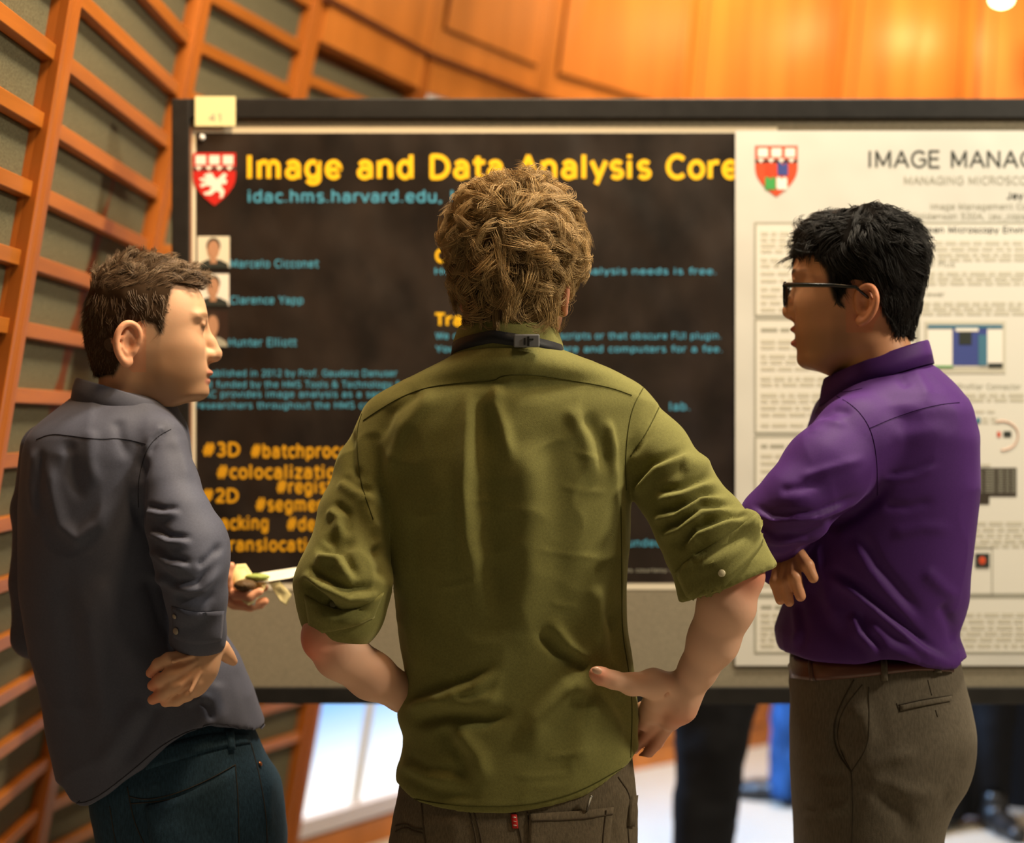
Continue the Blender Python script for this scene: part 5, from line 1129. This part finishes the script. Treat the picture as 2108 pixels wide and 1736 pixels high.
# jeans
M['dark_denim'] = fabric('dark_blue_denim', (.020, .046, .074), .88, 500, .4, .7, .15, (420, 420, 100))
M['denim_stitch'] = mat('denim_stitch', (.045, .040, .035), .9, .1)
F = Field((-.80, 2.50, 0), (-.34, 2.92, .96), .006)
F.loft(px_rows([(1455, 215, 490, 2.71, .080), (1500, 196, 520, 2.71, .100), (1560, 190, 543, 2.715, .116), (1610, 188, 574, 2.72, .128), (1660, 192, 584, 2.72, .132), (1700, 202, 586, 2.72, .135), (1736, 216, 586, 2.72, .135), (1850, 240, 585, 2.72, .13), (1950, 255, 580, 2.72, .12)], LD), n=2.5)
legs(F, [(-.575, 2.70, .60), (-.43, 2.74, .60)], [(-.57, 2.68, .45), (-.42, 2.73, .45)], [(-.57, 2.70, .05), (-.41, 2.76, .05)], (.092, .072, .066), .02)
JV, JQ = cloth(F, [([(380, 1700), (330, 1715), (300, 1730)], 14, .005, 0), ([(420, 1690), (440, 1710), (400, 1736)], 12, -.005, 0), ([(560, 1600), (550, 1660), (556, 1720)], 10, .004, 0)], .0014, 14, 41)
lj = mesh_np('jeans', JV, JQ, M['dark_denim'], q_); ljs = Surf(JV, JQ)
for q in ([(300, 1580), (360, 1562), (420, 1546), (470, 1535), (510, 1528)], [(265, 1640), (300, 1648), (360, 1636), (430, 1606), (484, 1575)], [(300, 1622), (330, 1618), (360, 1612)][:0] or [(268, 1655), (340, 1650), (400, 1632), (484, 1590)], [(484, 1574), (490, 1640), (492, 1740)], [(478, 1590), (484, 1650), (486, 1740)],
          [(226, 1660), (232, 1700), (240, 1745)], [(262, 1620), (275, 1690), (300, 1745)], [(516, 1530), (535, 1600), (548, 1680), (550, 1740)]):
    ljs.seam('stitching', q, M['denim_stitch'], lj, .0010)
ljs.band('waistband', [(300, 1545), (384, 1522), (440, 1510), (512, 1514)], [(300, 1586), (384, 1560), (450, 1541), (514, 1530)], M['dark_denim'], lj, .003, 24, 5)
ljs.band('back_pocket', [(300, 1660), (360, 1645), (430, 1612), (482, 1580)], [(320, 1800), (400, 1810), (470, 1800), (490, 1790)], M['dark_denim'], lj, .004, 24, 10)
ljs.band('belt_loop', [(462, 1506), (478, 1506)], [(470, 1545), (482, 1545)], M['dark_denim'], lj, .006, 5, 6)
p, n = ljs.hit(533, 1574, .003); MB().ell(p, (.0042, .0042, .002), n.to_track_quat('Z', 'Y').to_matrix()).build('copper_rivet', mat('copper', (.45, .16, .06), .35, .5, metal=1), lj, True)
# head
H = Head(262, 714, 2.70, math.radians(12))
fr = [H.loc(*q) for q in ((330, 838), (372, 832), (408, 827), (421, 815), (423, 805), (419, 794), (421, 782), (424, 770), (424, 760), (422, 745), (418, 715), (417, 690), (421, 672), (423, 655), (420, 636), (414, 612), (402, 590), (372, 560), (330, 548), (300, 545))]
bk = [(.05, fr[0][1]), (.02, -.085), (-.02, -.07), (-.035, -.05), (-.048, -.03), (-.058, 0), (-.062, .04), (-.056, .08), (-.035, .105), (-.01, .122), (fr[-1][0]-.004, fr[-1][1])]
nose = (H.loc(424, 682), H.loc(451, 727), H.loc(434, 740)); mouth = (H.loc(433, 767), H.loc(424, 775), H.loc(428, 784)); chin = H.loc(421, 808)
HV, HQ, uf = build_head(H, fr, bk, nose, mouth, chin, .028, neck=((.008, -.06), (-.022, -.2)), neck_r=(.050, .058), ear_tilt=-.22, ear_c=(.004, 0), ear_sc=1.12)
loc = HV.copy(); HVw = H.world(HV)
SK3 = np.array([.74, .43, .26])
hp = [H.loc(*q) for q in ((428, 560), (425, 575), (405, 592), (385, 588), (352, 590), (344, 620), (338, 650), (332, 690), (324, 692), (316, 672), (296, 668), (270, 676), (256, 688), (252, 720), (250, 750), (238, 776), (205, 778), (150, 780), (140, 500), (430, 490))]
colh = paint_face(loc, SK3, fr, mouth, .028, uf, .55, [.36, .19, .10], [.58, .24, .17], hp, [.075, .045, .026], [.26, .14, .07])
F = Field((-.60, 2.47, .86), (-.40, 2.72, 1.10), .0022)
F.chain([c(408, 1310, 2.575, 42), c(410, 1345, 2.575, 42), c(404, 1372, 2.57, 42), c(392, 1398, 2.567, 40)], .012, flat=((0, 1, 0), 1.35))
for pts in ([(385, 1355, 2.558, 18), (348, 1358, 2.548, 14), (326, 1368, 2.55, 12), (310, 1386, 2.556, 10)], [(385, 1375, 2.552, 18), (352, 1390, 2.540, 15), (330, 1402, 2.545, 13), (314, 1412, 2.553, 11)],
            [(390, 1395, 2.552, 18), (360, 1413, 2.540, 14.5), (335, 1430, 2.546, 12.5), (314, 1441, 2.553, 10.5)], [(402, 1405, 2.556, 17), (386, 1430, 2.550, 13), (364, 1442, 2.553, 11.5), (340, 1447, 2.558, 9.5)]):
    F.chain([c(*q) for q in pts], .005)
F.chain([c(432, 1340, 2.585, 22), c(456, 1335, 2.60, 15), c(468, 1350, 2.605, 12), c(480, 1362, 2.61, 9.5)], .01)
for a, b in (((398, 1350), (356, 1362)), ((404, 1362), (362, 1388)), ((408, 1375), (372, 1412)), ((412, 1385), (392, 1424))): F.chain([c(*a, 2.545, 3.4), c(*b, 2.532, 4.6)], .006)
AV, AQ = F.mesh(); AV = relax(AV, AQ, 1)
F = Field((-.50, 2.88, 1.02), (-.28, 3.06, 1.22), .0025)
F.chain([c(430, 1230, 2.98, 28), c(475, 1225, 2.98, 27), c(500, 1232, 2.97, 22)], .012, flat=((0, 0, 1), 1.2))
for pts in ([(490, 1240, 2.96, 13), (520, 1246, 2.95, 11), (545, 1238, 2.95, 10)], [(485, 1225, 2.94, 13), (515, 1228, 2.925, 11), (535, 1218, 2.925, 9)], [(485, 1212, 2.99, 13), (520, 1215, 3.0, 11), (545, 1210, 3.0, 9)], [(470, 1215, 2.95, 13), (468, 1185, 2.94, 11), (476, 1165, 2.94, 9)], [(480, 1245, 2.98, 12), (515, 1250, 2.98, 10), (538, 1246, 2.98, 9)]):
    F.chain([c(*q) for q in pts], .005)
BV, BQ = F.mesh(); BV = relax(BV, BQ, 1)
UV, UQ = underbody((-.62, 2.72, 1.32), (-.50, 2.72, .90), .07, (.068, .02))
V, Q = join_np([(HVw, HQ), (AV, AQ), (BV, BQ), (UV, UQ)])
cA = blot(AV, SK3, [((312, 1388, 2.55), .016, RED, .5), ((318, 1415, 2.55), .016, RED, .5), ((318, 1443, 2.55), .016, RED, .5), ((370, 1400, 2.54), .03, (.52, .25, .14), .4)])
lbody = mesh_np('body', V, Q, M['skin'], q_, cols=np.concatenate([colh, cA, np.tile(SK3*[1, .8, .75], (len(BV), 1)), np.tile(SK3, (len(UV), 1))]))
collar('collar', W(256, 843, 2.70), H.f, .068, .062, .33, .026, .008, M['slate'], q_, open_=.35, drop=.03, stand=.028)
# hair
hfr = [(.17, -.12)]+[H.loc(*q) for q in ((422, 600), (425, 575), (415, 560), (395, 548), (360, 538), (330, 530), (300, 525), (275, 522))]
hbk = [H.loc(*q) for q in ((196, 790), (188, 750), (180, 717), (174, 680), (173, 650), (178, 615), (190, 580), (208, 553), (232, 536), (258, 525))]
hw3 = [(-.11, .050), (-.06, .060), (-.03, .068), (0, .071), (.04, .079), (.08, .080), (.10, .074), (.12, .062), (.135, .045), (.147, .02)]
hm2 = hair_mat('brown_hair', .5, .3)
ho, V, N = build_hair(H, hfr, hbk, hw3, hp, 'hair', hm2, q_, (.050, .030, .017), (.003, 45), thin=.002)
def dir_l(P, N):
    d = np.stack([np.full(len(P), .15), np.zeros(len(P)), -np.ones(len(P))], 1); t = P[:, 2] > .085
    d[t] = np.stack([np.full(t.sum(), .9), np.sign(P[t, 1])*.2, np.full(t.sum(), .5)], 1); return d
HC3 = (.150, .095, .055)
a1 = strands(V, N, 7000, 900, 6, lambda P: np.interp(P[:, 2], [-.06, .02, .07, .10, .14], [.006, .011, .018, .028, .032]), dir_l, .22, 30, .00042, HC3, 8, .5, depth=.001, lift=.30, straight=.3, env=(.001, .006))
a2 = strands(V, N, 2600, 170, 7, lambda P: np.full(len(P), .030), dir_l, .5, 34, .00045, (.24, .165, .10), 12, .65, depth=.001, keep=lambda P: P[:, 2] > .105, lift=.75, straight=.7, bendk=.2, env=(.002, .014))
V1, Q1 = join_np([x[:2] for x in (a1, a2)])
mesh_np('hair_locks', H.world(V1), Q1, hm2, ho, cols=np.concatenate([x[2] for x in (a1, a2)]), kind='stuff')
shoe('shoe', (-.57, 2.70, 0), -.4, shm, q_); shoe('shoe', (-.41, 2.77, 0), -.7, shm, q_)
# wrapped food held in the left hand
fd = empty('wrapped_sandwich', tuple(W(510, 1205, 2.95)), label='half eaten wrap in crumpled pale yellow paper napkin held by the left person', cat='food')
def sheet(name, outline, m, amp, seed, parent, thick=.0010, d0=2.95):
    """a crumpled sheet: outline of (x, y, depth offset)"""
    n = len(outline); mid = np.mean(np.array(outline, float), axis=0); V = [W(mid[0], mid[1], d0+mid[2])]; rings = 6
    for r in range(1, rings+1):
        for p in outline:
            t = r/rings; V.append(W(mid[0]+(p[0]-mid[0])*t, mid[1]+(p[1]-mid[1])*t, d0+mid[2]+(p[2]-mid[2])*t))
    A = np.array(V); nz = vn3(A*55, seed)*amp; nz[:, 1] *= 2.2; V = [tuple(v) for v in (A+nz)]
    f = [(0, 1+i, 1+(i+1) % n) for i in range(n)]
    for r in range(rings-1):
        for i in range(n): a = 1+r*n+i; b = 1+r*n+(i+1) % n; f.append((a, a+n, b+n, b))
    o = MB().add(V, f).build(name, m, parent, True); s = o.modifiers.new('solid', 'SOLIDIFY'); s.thickness = thick
    return o
ny = mat('napkin_paper', (.78, .66, .32), .8, .2); nw = mat('white_paper_plate', (.80, .76, .62), .6, .3)
sheet('napkin_flap', [(555, 1198, 0), (575, 1196, 0), (600, 1222, .01), (588, 1246, .01), (574, 1236, 0), (562, 1215, 0)], ny, .003, 3, fd)
sheet('napkin', [(470, 1190, 0), (490, 1160, .01), (505, 1158, .01), (520, 1178, 0), (545, 1188, -.01), (548, 1206, -.01), (535, 1235, -.01), (515, 1248, -.02), (500, 1235, -.02), (485, 1222, -.02), (468, 1215, 0)], ny, .008, 5, fd)
sheet('paper_plate', [(500, 1188, .02), (540, 1180, .04), (600, 1172, .05), (632, 1166, .06), (620, 1182, .03), (595, 1190, .0), (550, 1199, -.01), (512, 1200, -.01)], nw, .003, 7, fd)
sheet('napkin_fold', [(505, 1222, 0), (516, 1212, 0), (528, 1222, 0), (522, 1245, 0), (508, 1242, 0)], nw, .004, 9, fd, d0=2.925)
MB().ell(W(505, 1205, 2.93), (.020, .02, .010)).build('wrap_filling', mat('brown_filling', (.10, .055, .02), .6, .3, bump=(120, .8, .004, 3)), fd, True)
MB().ell(W(530, 1188, 2.945), (.022, .012, .006)).build('lettuce', mat('green_leaf', (.35, .42, .10), .6, .3, bump=(120, .8, .004, 3)), fd, True)
# ------------------------------------------------------------------ people standing behind the board
def back_person(x, d, w, mat_t, mat_s, label, feet, hair_c, lean=0.0, spread=.10, leg=(.095, .07, .06)):
    r = empty('person', (x, d, 0), label=label, cat='person')
    F = Field((x-.40, d-.25, 0), (x+.40, d+.25, 1.05), .010)
    F.ell((x, d, .93), (w, .12, .15), .03)
    for s in (-1, 1):
        fx = x+s*spread+lean; F.chain([((x+s*.085), d, .86)] and [((x+s*.085, d, .86), leg[0]), ((x+s*(spread*.9)+lean*.4, d-.02*s, .48), leg[1]), ((fx, d+.03*s, .06), leg[2])], .03)
    F.comb((slice(None),)*3, np.broadcast_to(.03-F.ax[2][None, None, :], F.n), 0, 'i')
    V, Q = F.mesh(); V = relax(V, Q, 2); N = normals(V, Q); V = V+N*(vnoise(V*np.array([14, 14, 22]), 4)*.005)[:, None]; mesh_np('trousers', V, Q, mat_t, r)
    F = Field((x-.36, d-.22, .85), (x+.36, d+.22, 1.56), .012)
    F.ell((x, d, 1.12), (w*1.02, .12, .30), .03); F.ell((x, d, 1.34), (w*1.15, .11, .13), .04)
    for s in (-1, 1): F.chain([((x+s*.19, d, 1.42), .06), ((x+s*.24, d+.02, 1.14), .048), ((x+s*.22, d+.10, .95), .04)], .03)
    V, Q = F.mesh(); V = relax(V, Q, 2); mesh_np('jacket', V, Q, mat_s, r)
    F = Field((x-.32, d-.16, .80), (x+.32, d+.24, 1.82), .010)
    F.ell((x, d+.01, 1.66), (.073, .09, .105), .02); F.chain([((x, d-.01, 1.58), .05), ((x, d, 1.44), .055)], .02); F.ell((x, d+.10, 1.645), (.012, .018, .02), .012)
    F.rc((x, d, 1.44), (x, d, 1.0), .055, .06, .02)
    for s in (-1, 1):
        F.chain([((x, d, 1.40), .035), ((x+s*.18, d, 1.41), .03), ((x+s*.235, d+.02, 1.14), .026), ((x+s*.22, d+.10, .95), .03)], .02)
        F.ell((x+s*.075, d, 1.65), (.008, .016, .028), .006); F.chain([((x+s*.22, d+.10, .95), .032), ((x+s*.215, d+.12, .88), .034)], .01)
        for q in range(4): F.rc((x+s*(.20+.011*q), d+.12, .87), (x+s*(.195+.011*q), d+.13, .81), .010, .008, .003)
    V, Q = F.mesh(); V = relax(V, Q, 1); mesh_np('body', V, Q, M['skin'], r, cols=np.tile(np.array(SKIN), (len(V), 1)))
    F = Field((x-.10, d-.12, 1.58), (x+.10, d+.12, 1.80), .008); F.ell((x, d-.008, 1.69), (.080, .095, .092), 0); F.ell((x, d+.09, 1.62), (.08, .075, .09), .01, 's')
    V, Q = F.mesh(); mesh_np('hair', V, Q, hair_mat('back_hair'), r, cols=np.tile(np.array(hair_c), (len(V), 1)))
    for s, (fx, fy, fa) in zip((-1, 1), feet): shoe('shoe', (fx, fy, 0), fa, shb, r)
    return r
M['black_cloth'] = mat('black_wool', (.004, .004, .005), .8, .2)
M['blue_denim'] = mat('bright_blue_denim', (.012, .05, .15), .85, .2, noise=((30, 30, 8), 4, .3, 1.6))
xb = lambda px, d: (px-CX)/F_PX*d
x1 = xb(1478, 4.9)
F = None
back_person(x1+.0, 4.9, .15, M['black_cloth'], M['black_cloth'], 'person in black trousers standing close behind the display board', [(x1-.105, 4.87, .2), (x1+.0, 4.95, -.2)], (.03, .02, .015), lean=-.05, spread=.028, leg=(.10, .075, .062))
x2 = xb(1655, 6.2)
back_person(x2, 6.2, .15, M['blue_denim'], mat('navy_jacket', (.02, .03, .07), .8, .2), 'person in bright blue jeans standing far behind the display board', [(x2-.10, 6.27, math.radians(70)), (x2+.04, 6.1, math.radians(40))], (.10, .06, .03), lean=-.02, spread=.055, leg=(.085, .062, .055))
x3 = xb(2000, 5.9)
back_person(x3, 5.9, .16, M['black_cloth'], M['black_cloth'], 'person in black partly hidden behind the hips of the purple shirted person', [(x3-.10, 5.85, 2.4), (x3+.06, 5.8, 3.3)], (.02, .015, .01), lean=-.03, spread=.08, leg=(.11, .09, .085))
tb = empty('draped_table', (xb(2160, 6.4), 6.4, 0), label='table under a floor length black cloth, at the lower right edge', cat='table')
V = []; n_ = 60; x0, x1_, y0, y1_ = xb(2005, 6.3), xb(2005, 6.3)+1.5, 6.15, 6.85
Fd = []
per = [(x0+(x1_-x0)*i/20, y0) for i in range(20)]+[(x1_, y0+(y1_-y0)*i/10) for i in range(10)]+[(x1_-(x1_-x0)*i/20, y1_) for i in range(20)]+[(x0, y1_-(y1_-y0)*i/10) for i in range(10)]
for z, a in ((.0, 1.0), (.35, .7), (.70, .1), (.74, 0)):
    for i, (x, y) in enumerate(per):
        o_ = .018*math.sin(i*2.1)*a; V.append((x+(o_ if 20 <= i % 60 < 30 or i >= 50 else 0), y+(o_ if i < 20 or 30 <= i < 50 else 0), z))
for r in range(3):
    for i in range(60): Fd.append((r*60+i, r*60+(i+1) % 60, (r+1)*60+(i+1) % 60, (r+1)*60+i))
Fd.append(tuple(range(180, 240)))
MB().add(V, Fd).build('tablecloth', M['black_cloth'], tb, True)
for sx_ in (x0+.06, x1_-.06):
    for sy_ in (y0+.06, y1_-.06): MB().box((sx_-.015, sy_-.015, 0), (sx_+.015, sy_+.015, .71)).build('leg', M['steel'], tb)
